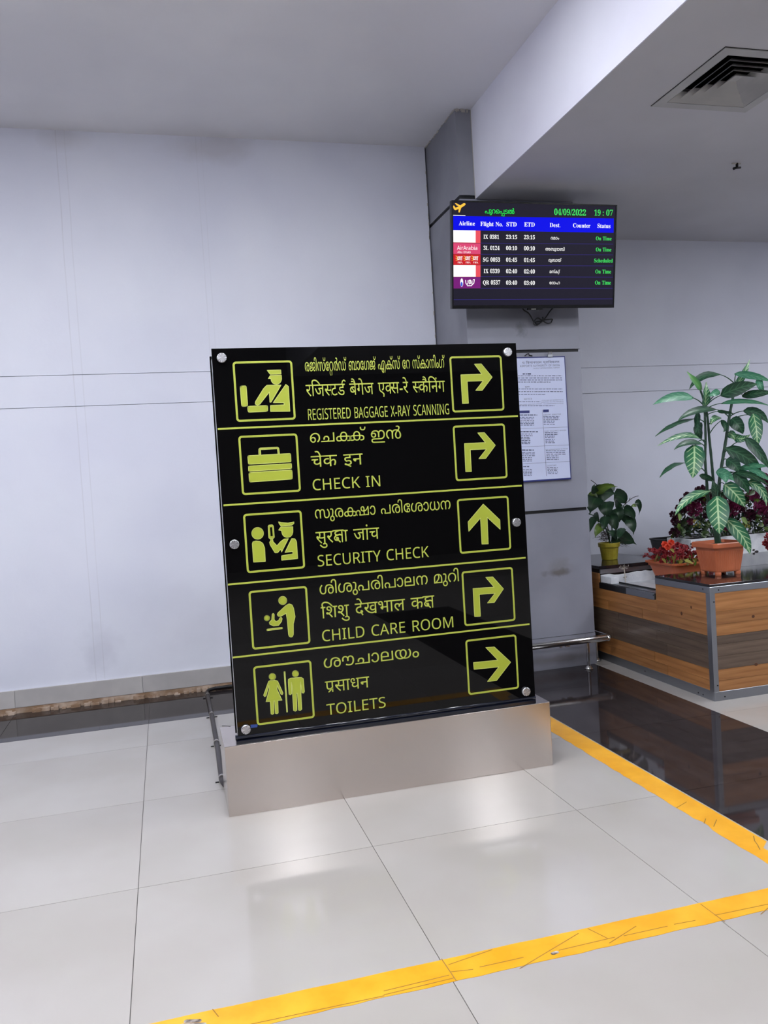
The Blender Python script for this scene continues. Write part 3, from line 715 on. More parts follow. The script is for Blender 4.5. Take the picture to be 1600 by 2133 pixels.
# lettering
def sign_text(tokens, L, Rr, hpx, ref, name='lettering'):
    a = sp(*L); b2 = sp(*Rr); mid = ((L[0]+Rr[0])/2, (L[1]+Rr[1])/2)
    hh = sp(mid[0], mid[1]-hpx)[1]-sp(*mid)[1]
    return put_text(name, SP, tokens, a[0], b2[0], (a[1]+b2[1])/2, hh, ref, MT['lime_text'], sg)
CAP, XML, HDV = .714, .56, .62
def refh(ch): 
    l, _ = GL[(ch, 0)]; return max(p[1] for q in l for p in q)
CAP = refh(sans('H')); XML = refh('ര'); HDV = refh('ज')
for s_, l, r_, h_ in (('REGISTERED BAGGAGE X-RAY SCANNING', (642.3, 875), (936, 862.6), 22.3), ('CHECK IN', (652, 1021), (792.6, 1013.4), 23),
                      ('SECURITY CHECK', (662.4, 1179.5), (893.8, 1160.6), 23), ('CHILD CARE ROOM', (671.7, 1335.2), (944.7, 1307.5), 23), ('TOILETS', (681, 1489), (803.8, 1474), 22.5)):
    sign_text(list(sans(s_)), l, r_, h_, CAP)
for t_, l, r_, h_ in ((ML1, (635.8, 773), (927, 766.5), 19), (ML2, (646.2, 921), (836, 914), 19.5), (ML3, (656.6, 1080), (939, 1061), 19), (ML4, (666.4, 1237.5), (956.2, 1211.5), 19.5), (ML5, (675, 1391), (873.3, 1369), 20)):
    sign_text(t_, l, r_, h_, XML)
for t_, l, r_, h_ in ((HI1, (638, 826), (927.6, 815.6), 23.5), (HI2, (648.5, 972.5), (756.5, 968), 23), (HI3, (658.5, 1131.5), (790.8, 1123), 24), (HI4, (669.4, 1288), (906, 1264.5), 23.5), (HI5, (678, 1442), (770, 1432), 23)):
    sign_text(t_, l, r_, h_, HDV)
P_ = [z5(*p) for p in ((397, 820), (462, 815), (458, 842), (400, 850))]
poly('sticker', SP, [P_], MT['blue_tag'], sg)

# cable conduit behind the sign
cd = tag(empty('cable_conduit', (.23, 6.78, 0)), 'dark cable conduit running from the skirting across the floor to the sign base', 'conduit')
G().tube([(1.2, 6.80, .022), (.7, 6.79, .022), (.30, 6.79, .02), (.245, 6.77, .016), (.228, 6.70, .016)], .014, 8).build('conduit_bend', MT['black'], cd, smooth=True)
G().tube([(.228, 6.70, .016), (.227, 6.0, .016), (.218, 5.2, .016), (.205, 4.62, .014), (.225, 4.478, .02)], .0155, 8).build('conduit_pipe', MT['tube'], cd, smooth=True)
for x, y in ((.228, 6.6), (.226, 6.02), (.219, 5.33), (.207, 4.66)):
    G().tube([(x, y-.012, .0165), (x, y+.012, .0165)], .0185, 12).build('pipe_clip', MT['clip'], cd)
    G().box(x-.038, x-.018, y-.03, y-.02, .0005, .006).box(x+.018, x+.038, y-.03, y-.02, .0005, .006).build('clip_screw', MT['black'], cd)

# ================================================================== FLIGHT DISPLAY
A_ = atY(940, 418, 5.78); B_ = atY(1283, 426, 5.78); D_ = atY(941, 643, 5.90); E_ = atY(1279.5, 641, 5.90)
O_ = (D_+E_)/2; U_ = Vector((1, 0, 0)); V_ = ((A_+B_)/2-O_); TH = V_.length; V_.x = 0; TW = ((B_.x-A_.x)+(E_.x-D_.x))/2
TP = Plane((O_.x-TW/2, O_.y, O_.z), (1, 0, 0), V_)
tv = tag(empty('flight_display', (O_.x, YC, O_.z)), 'black flat screen on the grey column listing five flights and their status', 'screen')
def slab(name, pl, u0, u1, v0, v1, h0, h1, m, parent, bevel=0):
    c = [pl.P(u, v, h) for h in (h0, h1) for u, v in ((u0, v0), (u1, v0), (u1, v1), (u0, v1))]
    return G().add(c, [(0, 3, 2, 1), (4, 5, 6, 7), (0, 1, 5, 4), (1, 2, 6, 5), (2, 3, 7, 6), (3, 0, 4, 7)]).build(name, m, parent, bevel=bevel)
slab('housing', TP, 0, TW, 0, TH, -.045, -.003, MT['bezel'], tv, .006)
bz = .011
for a in ((0, TW, 0, .024), (0, TW, TH-bz, TH), (0, bz, .024, TH-bz), (TW-bz, TW, .024, TH-bz)): slab('bezel', TP, *a, -.003, .004, MT['bezel'], tv)
slab('rear_hump', TP, .18, TW-.18, .1, TH*.6, -.09, -.045, MT['black'], tv, .01)
slab('logo_lip', TP, TW*.455, TW*.545, -.014, .002, -.02, .003, MT['bezel'], tv, .003)
slab('logo_light', TP, TW*.475, TW*.505, -.009, -.004, .003, .0036, MT['clip'], tv)
box('wall_bracket', MT['black'], O_.x-.22, O_.x+.22, YC-.10, YC-.001, O_.z+.2, O_.z+.5, tv, bevel=.004)
for s_ in (-.2, .2): G().tube([(O_.x+s_, YC-.09, O_.z+.45), (O_.x+s_, O_.y+.0, O_.z+.5)], .014, 8).build('bracket_arm', MT['black'], tv)
def tz(x, y): return TP.hit(920+x/4.2105, 400+y/4.2105)
def trect(name, m, q, h=.0006, parent=None): return poly(name, TP, [[tz(*p) for p in q]], MT[m], parent or tv, h)
slab('screen', TP, bz, TW-bz, .024, TH-bz, -.003, .0, MT['scr'], tv)
trect('header_band', 'scr_blue', ((98, 210), (1510, 232), (1508, 358), (98, 333)))
for q in (((341, 446), (1504, 456), (1504, 459), (341, 449)), ((341, 544), (1503, 550), (1503, 553), (341, 547)), ((341, 642), (1502, 647), (1502, 650), (341, 645)), ((341, 741), (1501, 745), (1501, 748), (341, 744)), ((341, 842), (1500, 842), (1500, 845), (341, 845)), ((105, 942), (1500, 936), (1500, 939), (105, 945))):
    trect('row_line', 'scr_line', q)
for m_, q in (('scr_red', ((98, 334), (341, 338), (341, 447), (98, 444))), ('scr_white', ((98, 334), (298, 337), (298, 444), (98, 441))), ('scr_pink', ((99, 447), (341, 450), (341, 545), (100, 543))),
              ('scr_red2', ((100, 545), (341, 547), (341, 640), (101, 639))), ('scr_red', ((101, 641), (341, 642), (341, 744), (102, 744))), ('scr_white', ((101, 641), (299, 642), (299, 743), (102, 743))), ('scr_purple', ((103, 747), (341, 746), (341, 844), (105, 846)))):
    trect('airline_panel', m_, q, h=.0005 if m_ != 'scr_white' else .0009)
def tv_text(s_, x0, x1, yb, hh, m, off=0, tokens=None, ref=None, name='lettering'):
    a = tz(x0, yb); b2 = tz(x1, yb); c = tz((x0+x1)/2, yb-hh); k = tz((x0+x1)/2, yb)
    return put_text(name, TP, tokens or list(s_), a[0], b2[0], (a[1]+b2[1])/2, c[1]-k[1], ref or CAPS, MT[m], tv, off, h=.0012)
CAPS = refh(serif('F'))
tv_text('', 380, 637, 190, 36, 'scr_brightgreen', tokens=TVT, ref=XML)
tv_text(serif('04/09/2022'), 987, 1265, 204, 52, 'scr_green', off=-.012); tv_text(serif('19'), 1338, 1393, 207, 50, 'scr_green', off=-.012); tv_text(serif(':'), 1412, 1422, 207, 36, 'scr_green', off=-.012, ref=.48); tv_text(serif('07'), 1443, 1501, 208, 50, 'scr_green', off=-.012)
for s_, a, b2, y_ in (('Airline', 150, 292, 293), ('Flight No.', 340, 535, 299), ('STD', 568, 658, 301), ('ETD', 724, 816, 303), ('Dest.', 948, 1040, 308), ('Counter', 1152, 1304, 312), ('Status', 1366, 1480, 315)):
    tv_text([serif(c) for c in s_], a, b2, y_, 36, 'scr_white')
rows = (('IX 0381', 367, 503, 411, '23:15', '23:15', 0, 957, 1030, 416, 'On Time', 1352, 1490, 424), ('3L 0124', 367, 508, 509, '00:10', '00:10', 1, 910, 1078, 514, 'On Time', 1352, 1488, 521),
        ('SG 0053', 363, 512, 611, '01:45', '01:45', 2, 937, 1050, 611, 'Scheduled', 1337, 1500, 618), ('IX 0339', 369, 508, 711, '02:40', '02:40', 3, 947, 1037, 711, 'On Time', 1348, 1485, 714), ('QR 0537', 362, 513, 811, '03:40', '03:40', 4, 945, 1037, 809, 'On Time', 1345, 1483, 811))
for f_, a, b2, y_, s1_, e1_, di, d0, d1, dy, st_, s0, s9, sy_ in rows:
    tv_text([serif(c) for c in f_], a, b2, y_, 35, 'scr_white'); tv_text([serif(c) for c in s1_], 565, 661, y_+1, 34, 'scr_white'); tv_text([serif(c) for c in e1_], 722, 817, y_+3, 34, 'scr_white')
    tv_text('', d0, d1, dy, 22, 'scr_white', tokens=DEST[di], ref=XML); tv_text([serif(c) for c in st_], s0, s9, sy_, 33, 'scr_green', off=-.012)
tv_text(sans('AirArabia'), 135, 312, 508, 36, 'scr_white', ref=CAP); tv_text(sans('Abu Dhabi'), 138, 254, 536, 18, 'scr_white', ref=CAP)
def tstroke(name, m, ls, w, h=.0012, parent=None):
    L = []
    for l in ls: L += [ccw(q) for q in strokeloops([tz(*p) for p in l], w)]
    return poly(name, TP, L, MT[m], parent or tv, h)
def bx_(x): return [[(x, 560), (x+14, 575)], [(x-2, 580), (x+14, 585)], [(x, 600), (x+14, 594)]]
tstroke('airline_mark', 'scr_orange', bx_(125)+bx_(195)+bx_(264), .004)
for x in (142, 212, 280):
    tstroke('airline_mark', 'scr_white', [[(x, 566), (x, 596)], [(x+12, 566), (x+12, 594), (x+2, 590)], [(x+22, 570), (x+22, 596)], [(x+34, 566), (x+34, 598)], [(x, 570), (x+40, 568)]], .0045)
    tstroke('airline_mark', 'scr_white', [[(x+2, 612), (x+2, 624)], [(x+12, 612), (x+14, 624)], [(x+22, 612), (x+22, 625)], [(x+32, 613), (x+38, 625)]], .0035)
poly('airline_mark', TP, [[tz(176+13*math.cos(t*.3), 794+37*math.sin(t*.3)) for t in range(21)]], MT['scr_white'], tv, .0012)
poly('airline_mark', TP, [[tz(175+9*math.cos(t*.3), 808+20*math.sin(t*.3)) for t in range(21)]], MT['scr_bluespot'], tv, .0016)
tstroke('airline_mark', 'scr_white', [[(210, 775), (212, 800), (222, 812), (232, 800), (230, 778)], [(240, 775), (252, 772), (256, 800), (244, 806), (240, 775)], [(266, 778), (266, 808)], [(276, 770), (287, 766), (282, 800), (262, 818)], [(225, 822), (262, 822)]], .006)
# aeroplane emblem
poly('aeroplane_emblem', TP, [ccw([tz(*p) for p in l]) for l in ([(97, 122), (108, 118), (122, 138), (150, 126), (192, 98), (205, 98), (211, 108), (200, 120), (172, 138), (158, 180), (147, 178), (150, 148), (120, 160), (108, 152)], [(115, 98), (128, 98), (165, 118), (152, 126), (132, 118)])], MT['scr_orange'], tv, .0012)
trect('emblem_line', 'scr_white', ((97, 201), (208, 204), (208, 210), (97, 207)), h=.0012)

# cable knot under the display
kb = lambda x, y, Y=YC-.03: tuple(atY(1060+x/13.33, 630+y/13.33, Y))
cb = tag(empty('power_cable', kb(950, 500)), 'black cable tied in a bow hanging under the flight screen', 'cable')
loopL = [(940, 500), (880, 470), (830, 435), (780, 440), (735, 480), (700, 540), (700, 600), (760, 635), (820, 610), (880, 560), (940, 505)]
loopR = [(940, 500), (1010, 480), (1100, 468), (1210, 465), (1190, 520), (1170, 560), (1100, 580), (1030, 565), (950, 510)]
loopL2 = [(950, 505), (860, 525), (760, 540), (735, 560), (760, 595), (820, 600), (880, 560), (930, 520)]
def smooth_path(pts, n=4):
    P = [Vector(p) for p in pts]; out = []
    for i in range(len(P)-1):
        p0 = P[max(i-1, 0)]; p1 = P[i]; p2 = P[i+1]; p3 = P[min(i+2, len(P)-1)]
        for k in range(n):
            t = k/n; out.append(.5*((2*p1)+(-p0+p2)*t+(2*p0-5*p1+4*p2-p3)*t*t+(-p0+3*p1-3*p2+p3)*t**3))
    out.append(P[-1]); return out
for nm, l, Y in (('cable_lead', [(370, 130), (420, 215), (520, 275), (590, 350), (640, 440), (690, 530), (740, 545), (940, 505)], YC-.030), ('cable_lead', [(1250, 130), (1180, 200), (1110, 290), (1060, 370), (990, 460), (945, 500)], YC-.026),
                 ('cable_loop', loopL, YC-.034), ('cable_loop', loopR, YC-.034), ('cable_loop', loopL2, YC-.022), ('cable_tie', [(935, 400), (950, 440), (945, 500), (955, 525)], YC-.040)):
    G().tube(smooth_path([kb(*p, Y) for p in l]), .0052 if nm != 'cable_tie' else .006, 7).build(nm, MT['black'], cb, smooth=True)

# ================================================================== NOTICE ON THE COLUMN
PYc = YC-.02
tr = atY(1175, 741.8, PYc); br = atY(1192, 997.8, PYc); xr = (tr.x+br.x)/2; dvx = (atY(1129, 860, PYc).x+atY(1138, 990, PYc).x)/2
xl = max(xr-2*(xr-dvx), XC0+.03); zt = tr.z; zb = br.z
nb = tag(empty('wall_notice', (xr-.4, YC, zb)), 'white notice sheet with navy border clipped to the column, partly behind the sign', 'notice')
box('backing_board', MT['navy'], xl, xr, PYc, YC-.002, zb, zt, nb)
NP = Plane((0, PYc, 0), (1, 0, 0), (0, 0, 1))
poly('sheet', NP, [[(xl+.007, zb+.012), (xr-.007, zb+.012), (xr-.007, zt-.009), (xl+.007, zt-.009)]], MT['paper'], nb, .0006)
def pz(x, y): return NP.hit(1060+x/6.272, 700+y/6.272)
def p_text(s_, x0, x1, y, hh, tokens=None, ref=None, left=None, off=.065):
    a = pz(x0, y); b2 = pz(x1, y); u0 = left if left is not None else a[0]
    return put_text('lettering', NP, tokens or list(sans(s_)), u0, b2[0], b2[1], hh/6.272/ppm((3, YC, 2.2)), ref or CAP, MT['ink'], nb, off, h=.0012)
p_text('', 175, 660, 352, 26, tokens=POST_HI, ref=HDV, off=.03)
p_text('AIRPORTS AUTHORITY OF INDIA', 0, 665, 392, 24, left=2*dvx-pz(665, 392)[0])
p_text('CALICUT INTERNATIONAL AIRPORT', 320, 665, 420, 14)
p_text('', 210, 272, 672, 17, tokens=T('सूचना'), ref=HDV, off=.03)
p_text('NOTICE', 200, 300, 830, 19)
p_text('IF YOU HAVE ANY INFORMATION OF', 430, 712, 838, 12); p_text('CORRUPTION, YOU CAN COMPLAIN TO', 420, 713, 860, 12)
p_text('THE CHIEF VIGILANCE OFFICER', 140, 430, 892, 12); p_text('THE SUPERINTENDENT OF POLICE', 452, 712, 884, 12)
p_text('AIRPORT DIRECTOR', 450, 680, 1028, 15); p_text('CHIEF VIGILANCE OFFICER', 463, 750, 1238, 15); p_text('THE SUPERINTENDENT OF POLICE', 478, 770, 1478, 14); p_text('SECRETARY', 500, 622, 1696, 16)
random.seed(3)
def blur_lines(x0, x1, y, h=7):      # print too small to read: broken grey-blue dashes
    L = []; x = x0
    while x < x1:
        w = random.uniform(14, 48); e = min(x+w, x1); L.append(ccw([pz(x, y-h/2+random.uniform(-2, 2)), pz(e, y-h/2-.01*(e-x)), pz(e, y+h/2), pz(x, y+h/2)])); x = e+random.uniform(5, 12)
    return L
L = []
for y_, a, b2 in ((520, 120, 695), (548, 115, 695), (575, 125, 695), (602, 120, 550), (692, 130, 702), (727, 125, 706), (762, 130, 480), (858, 128, 410), (912, 130, 600)): L += blur_lines(a, b2, y_)
for k, y_ in enumerate((1050, 1070, 1092, 1112, 1132, 1152)): L += blur_lines(450+k, 660-(k > 2)*60, y_); L += blur_lines(140+k, 330, y_+12)
for k, y_ in enumerate((1265, 1288, 1308, 1328, 1350, 1372, 1393)): L += blur_lines(468+k*2, 640-(k > 1)*40, y_, 8); L += blur_lines(155+k*2, 310-(k > 1)*30, y_+15, 8)
for k, y_ in enumerate((1500, 1520, 1543, 1566, 1590, 1612)): L += blur_lines(485+k*2, 740-(k > 2)*90, y_); L += blur_lines(170+k*2, 340-(k > 2)*40, y_+20)
for k, y_ in enumerate((1718, 1738, 1757, 1777, 1797)): L += blur_lines(502+k*2, 640, y_); L += blur_lines(185+k*2, 300, y_+25)
L += blur_lines(140, 370, 1032, 12)+blur_lines(150, 380, 1250, 12)+blur_lines(170, 325, 1490, 12)+blur_lines(185, 265, 1705, 10)+blur_lines(180, 290, 495, 14)
V, F = [], []
for l in L: n = len(V); V += l; F.append(tuple(range(n, n+len(l))))
o = flat('small_print', NP, V, F, MT['ink'], nb, h=.0010); o['kind'] = 'stuff'
L = [[pz(*p) for p in q] for q in (((140, 1208), (768, 1187), (768, 1190), (140, 1211)), ((150, 1446), (790, 1421), (790, 1424), (150, 1449)), ((170, 1668), (800, 1636), (800, 1639), (170, 1671)), ((434, 965), (437, 965), (495, 1830), (491, 1830)))]
poly('ruled_line', NP, [ccw(l) for l in L], MT['ink'], nb, .0011)
for q in (((136, 975), (270, 972), (270, 1006), (136, 1008)), ((447, 962), (522, 960), (522, 994), (447, 997))): poly('title_block', NP, [ccw([pz(*p) for p in q])], MT['navy'], nb, .0012)
c = pz(535, 262); G().box(c[0]-.022, c[0]+.022, PYc-.010, PYc+.004, c[1]-.010, c[1]+.014).build('bulldog_clip', MT['steel2'], nb, bevel=.004)
G().tube([(c[0]-.016, PYc-.008, c[1]+.01), (c[0]-.01, PYc-.012, c[1]+.03), (c[0]+.01, PYc-.012, c[1]+.03), (c[0]+.016, PYc-.008, c[1]+.01)], .003, 6).build('clip_wire', MT['clip'], nb)
c = pz(250, 262); G().tube([(c[0]-.03, PYc-.004, c[1]), (c[0]-.012, PYc-.01, c[1]+.014), (c[0]+.004, PYc-.01, c[1]+.018), (c[0]+.006, PYc-.01, c[1]+.004), (c[0]+.034, PYc-.004, c[1])], .005, 6).build('hanging_hook', MT['black'], nb)

# ================================================================== TUBULAR GUARD RAIL round the column
RZ = .238; RY = 5.965; RX = 3.405
gr = tag(empty('guard_rail', (3.2, RY, 0)), 'low stainless steel guard rail tube wrapping the foot of the grey column', 'rail')
G().tube([(2.20, RY, RZ), (3.385, RY, RZ)], .027, 16).build('rail_tube', MT['chrome'], gr, smooth=False)
G().tube([(RX, RY+.03, RZ), (RX, 6.95, RZ)], .024, 16).build('rail_tube', MT['chrome'], gr)
G().lathe((3.385, RY, RZ), [(.001, -.03), (.02, -.024), (.0285, -.01), (.0285, .01), (.02, .024), (.001, .03)], 14, 'y').build('end_cap', MT['chrome'], gr, smooth=True)
G().tube([(3.385, RY-.028, RZ-.0), (3.385, RY-.042, RZ)], .008, 8).build('cap_bolt', MT['chrome'], gr)
for x, y in ((3.205, RY+.01), (2.36, RY+.01), (RX, 6.20)):
    G().lathe((x, y, 0), [(.0125, .01), (.0125, RZ-.02)], 12).build('post', MT['chrome'], gr)
    G().lathe((x, y, 0), [(.034, 0.0005), (.034, .008), (.024, .014), (.020, .024), (.0135, .028)], 18).build('post_flange', MT['chrome'], gr, smooth=True)
for x in (2.95, 3.0, 3.02): G().box(x, x+.02, RY-.012, RY+.012, RZ-.036, RZ-.024).build('weld_bead', MT['chrome'], gr, bevel=.003)

# ================================================================== CEILING DIFFUSER
VX0, VX1, VY0, VY1 = 2.996, 3.658, 3.770, 4.448
vt = tag(empty('air_diffuser', ((VX0+VX1)/2, (VY0+VY1)/2, ZL)), 'square ceiling air diffuser with nested louvre rings in the lower ceiling', 'air vent')
def sqring(name, i0, z0, i1, z1, th, m):
    """sloping square ring: inset i0 at height z0 to inset i1 at z1"""
    g = G(); vs = []
    for ins, z in ((i0, z0), (i1, z1), (i1, z1+th), (i0, z0+th)):
        for x, y in ((VX0+ins, VY0+ins), (VX1-ins, VY0+ins), (VX1-ins, VY1-ins), (VX0+ins, VY1-ins)): vs.append((x, y, z))
    fs = []
    for k in range(4):
        for j in range(4): a = k*4+j; b2 = k*4+(j+1) % 4; c = ((k+1) % 4)*4+(j+1) % 4; d = ((k+1) % 4)*4+j; fs.append((a, b2, c, d))
    return g.add(vs, fs).build(name, m, vt, keep=True)
sqring('outer_frame', 0, ZL-.007, .062, ZL-.007, .006, MT['vent'])
sqring('shadow_gap', -.004, ZL-.0025, .004, ZL-.0025, .002, MT['void'])
for k in range(5):
    i = .066+k*.049; sqring('louvre', i, ZL-.006, i+.055, ZL+.036, .0018, MT['vent'])
box('centre_plate', MT['vent'], VX0+.305, VX1-.305, VY0+.305, VY1-.305, ZL+.02, ZL+.024, vt)
# duct above: an open black box, so the slots look dark; the lower ceiling is cut open for it
g = G(); x0, x1, y0, y1, z0, z1_ = VX0+.03, VX1-.03, VY0+.03, VY1-.03, ZL-.004, ZL+.35
g.box(x0-.01, x0, y0, y1, z0, z1_).box(x1, x1+.01, y0, y1, z0, z1_).box(x0, x1, y0-.01, y0, z0, z1_).box(x0, x1, y1, y1+.01, z0, z1_).box(x0, x1, y0, y1, z1_, z1_+.01)
g.build('duct_box', MT['void'], vt)
bpy.data.objects.remove(cl)
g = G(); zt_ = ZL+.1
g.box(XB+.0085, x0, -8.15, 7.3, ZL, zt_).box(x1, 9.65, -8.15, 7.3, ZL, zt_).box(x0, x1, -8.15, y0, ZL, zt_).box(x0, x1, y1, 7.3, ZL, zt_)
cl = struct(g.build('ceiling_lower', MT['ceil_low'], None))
c = atZ(1535, 340, ZL)
hk = tag(empty('ceiling_hook', (c.x, c.y, ZL)), 'small dark broken hook stub in the lower ceiling beyond the air diffuser', 'hook')
G().tube([(c.x, c.y, ZL), (c.x, c.y, ZL-.03), (c.x-.03, c.y, ZL-.04)], .010, 7).build('hook_stub', MT['void'], hk)
G().tube([(c.x-.03, c.y, ZL-.038), (c.x+.03, c.y, ZL-.03)], .008, 7).build('hook_arm', MT['tube'], hk)
G().tube([(c.x-.04, c.y, ZL-.001), (c.x+.03, c.y, ZL-.001)], .007, 6).build('hook_plate', MT['caulk'], hk)

#PLANTER
# ================================================================== PLANTER BENCH
XP, YP = 3.467, 4.755
pl = tag(empty('planter_bench', (4.4, 5.9, 0)), 'stepped planter bench clad in wood planks with steel trims and black granite ledges', 'planter')
g = G(); g.box(XP+.016, 6.3, YP+.016, 7.08, .004, .60); g.box(XP+.016, 6.3, YP+.016, 5.38, .60, .745); g.box(XP+.016, 4.12, 6.22, 7.08, .60, .755)
g.box(4.175, 6.3, 5.38, 6.12, .60, .745)
g.build('carcass', MT['core'], pl)
random.seed(21)
def planks(face, z0, z1, m, s0, s1, lens):
    s_ = s0; k = 0
    while s_ < s1-.01:
        L = lens[k % len(lens)]; k += 1; e = min(s_+L, s1)
        if s1-e < .12: e = s1
        d = random.uniform(-.001, .001)
        a = (XP+.004+d, XP+.018, s_+.0008, e-.0008) if face == 'L' else (s_+.0008, e-.0008, YP+.004+d, YP+.018)
        box('plank', MT[m], *a, z0+.0008, z1-.0008, pl); s_ = e
for z0, z1, m, ls in ((.600, .728, 'wood', (.9, .7)), (.515, .600, 'wood', (.6, .95)), (.437, .515, 'wood', (.8, .5)), (.380, .437, 'wood_dark', (.45, .7)), (.300, .380, 'wood_dark', (.62, .4)), (.210, .300, 'wood_dark', (.5, .75)), (.135, .210, 'wood', (.66, .6)), (.060, .135, 'wood', (.5, .8))):
    if z1 > .72:
        planks('L', z0, z1, m, YP+.03, 5.392, ls); planks('L', z0, z1, m, 6.22, 7.08, ls)
        box('plank', MT[m], XP+.004, XP+.018, 5.393, 6.219, z0, .606, pl)
    else: planks('L', z0, z1, m, YP+.03, 7.08, ls)
    planks('F', z0, z1, m, XP+.03, 6.3, (.35+ls[0]*.5, ls[1]))
# knots in the wood
KN = G()
for px, py, r_ in ((1420, 1278, .012), (1440, 1265, .009),):
    c = atX(px, py, XP+.0028); KN.add([(XP+.0022, c.y+r_*math.cos(t), c.z+r_*1.2*math.sin(t)) for t in [i*math.pi/4 for i in range(8)]][::-1], [tuple(range(8))])
for px, py, r_ in ((1569, 1284, .013), (1575, 1384, .014)):
    c = atY(px, py, YP+.0028); KN.add([(c.x+r_*math.cos(t), YP+.0022, c.z+r_*.8*math.sin(t)) for t in [i*math.pi/4 for i in range(8)]], [tuple(range(8))])
k_ = KN.build('wood_knots', MT['knot'], pl); k_['kind'] = 'stuff'
# steel trims
st = MT['steel2']
for a in ((XP, 6.3, YP, YP+.014, .726, .770), (XP, XP+.014, YP+.014, 5.392, .726, .770), (XP, XP+.014, 5.41, 5.80, .603, .652)): box('edge_trim', st, *a, pl, bevel=.0015, seg=1)
box('edge_trim', MT['black'], XP, XP+.014, 5.80, 6.215, .603, .652, pl, bevel=.0015, seg=1)
box('ledge_trim', st, XP+.02, XP+.09, 5.41, 6.2, .652, .655, pl)
box('inner_edge_strip', MT['groove'], XP+.09, XP+.105, 5.40, 6.2, .645, .664, pl)
for a in ((XP, 6.3, YP, YP+.012, .0, .062), (XP, XP+.012, YP+.012, 7.08, .0, .066)): box('skirting_trim', st, *a, pl, bevel=.0015, seg=1)
for a in ((XP, XP+.038, YP, YP+.004, .062, .726), (XP, XP+.004, YP+.004, YP+.045, .062, .726)): box('corner_trim', st, *a, pl)
box('back_ledge_trim', st, XP+.012, 4.11, 6.205, 6.219, .722, .758, pl)
SC = G()
for px, py in ((1464, 1227), (1361, 1240)): c = atX(px, py, XP-.001); SC.tube([(XP+.001, c.y, c.z), (XP-.002, c.y, c.z)], .005, 8)
for px, py in ((1497, 1229),): c = atY(px, py, YP); SC.tube([(c.x, YP+.001, c.z), (c.x, YP-.002, c.z)], .005, 8)
for px, py in ((1344, 1398), (1455, 1443), (1465, 1447)): c = atX(px, py, XP); SC.tube([(XP+.001, c.y, c.z), (XP-.002, c.y, c.z)], .005, 8)
for px, py in ((1510, 1451), (1495, 1428), (1487, 1254)): c = atY(px, py, YP); SC.tube([(c.x, YP+.001, c.z), (c.x, YP-.003, c.z)], .005, 8)
o = SC.build('screws', MT['black'], pl); o['kind'] = 'stuff'
# granite ledges (front run + right-hand return), rear ledge
for a in ((XP+.002, 6.3, YP+.002, 5.392, .770, .788), (4.17, 6.3, 5.394, 6.13, .770, .788), (XP, 4.125, 6.20, 7.08, .760, .788)): box('granite_ledge', MT['granite'], *a, pl, bevel=.002, seg=1)
# white foam sheet lining the open trough, with a broken upright piece
box('foam_sheet', MT['foam'], XP+.105, 4.165, 5.40, 6.19, .603, .632, pl, bevel=.004)
g = G(); n = 14; random.seed(5); vs = []
for i in range(n+1):
    x = XP+.01+(.60)*i/n; z = .715+random.uniform(-.007, .004)-(.012 if 3 <= i <= 5 else 0)
    vs += [(x, 6.185, .63), (x, 6.185, z), (x, 6.20, z), (x, 6.20, .63)]
fs = []
for i in range(n): a = i*4; fs += [(a, a+4, a+5, a+1), (a+1, a+5, a+6, a+2), (a+2, a+6, a+7, a+3)]
fs += [(0, 1, 2, 3), (n*4, n*4+3, n*4+2, n*4+1)]
g.add(vs, fs); g.build('foam_strip', MT['foam'], pl)
box('foam_strip', MT['foam'], XP+.004, XP+.075, 6.02, 6.19, .655, .712, pl, bevel=.006)
# open soil bed further right and back
box('soil_bed', MT['soil'], 4.14, 6.3, 6.14, 7.07, .60, .70, pl)

# dried flower tuft standing in the trough
dt = tag(empty('dried_flower', (3.62, 5.98, .632)), 'small pale dried flower tuft standing in the white-lined trough', 'dried flower')
tp = atY(1300, 1182, 6.02); bt = atY(1302, 1205, 5.98); bt.z = .634
G().tube([tuple(bt), tuple((tp+bt)/2+Vector((.005, 0, 0))), tuple(tp)], .004, 6).build('stalk', MT['straw'], dt)
g = G(); random.seed(9)
for i in range(60):
    a = random.uniform(0, 6.28); r_ = random.uniform(.0, .043); c = tp+Vector((r_*math.cos(a), r_*math.sin(a)*.6, random.uniform(-.012, .022)))
    d = Vector((random.uniform(-1, 1), random.uniform(-1, 1), random.uniform(-1, 1))).normalized()*.008; e = d.cross(Vector((.3, .5, .8))).normalized()*.004
    g.add([tuple(c-d), tuple(c+e), tuple(c+d), tuple(c-e)], [(0, 1, 2, 3)])
for i in range(14):
    a = random.uniform(0, 6.28); r_ = random.uniform(.0, .02); c = (tp+bt)/2+Vector((r_*math.cos(a), r_*math.sin(a), random.uniform(-.03, .0)))
    d = Vector((random.uniform(-1, 1), random.uniform(-1, 1), random.uniform(-1, 1))).normalized()*.007; e = d.cross(Vector((.3, .5, .8))).normalized()*.005
    g.add([tuple(c-d), tuple(c+e), tuple(c+d), tuple(c-e)], [(0, 1, 2, 3)])
o = g.build('dried_petals', MT['straw'], dt); o['kind'] = 'stuff'

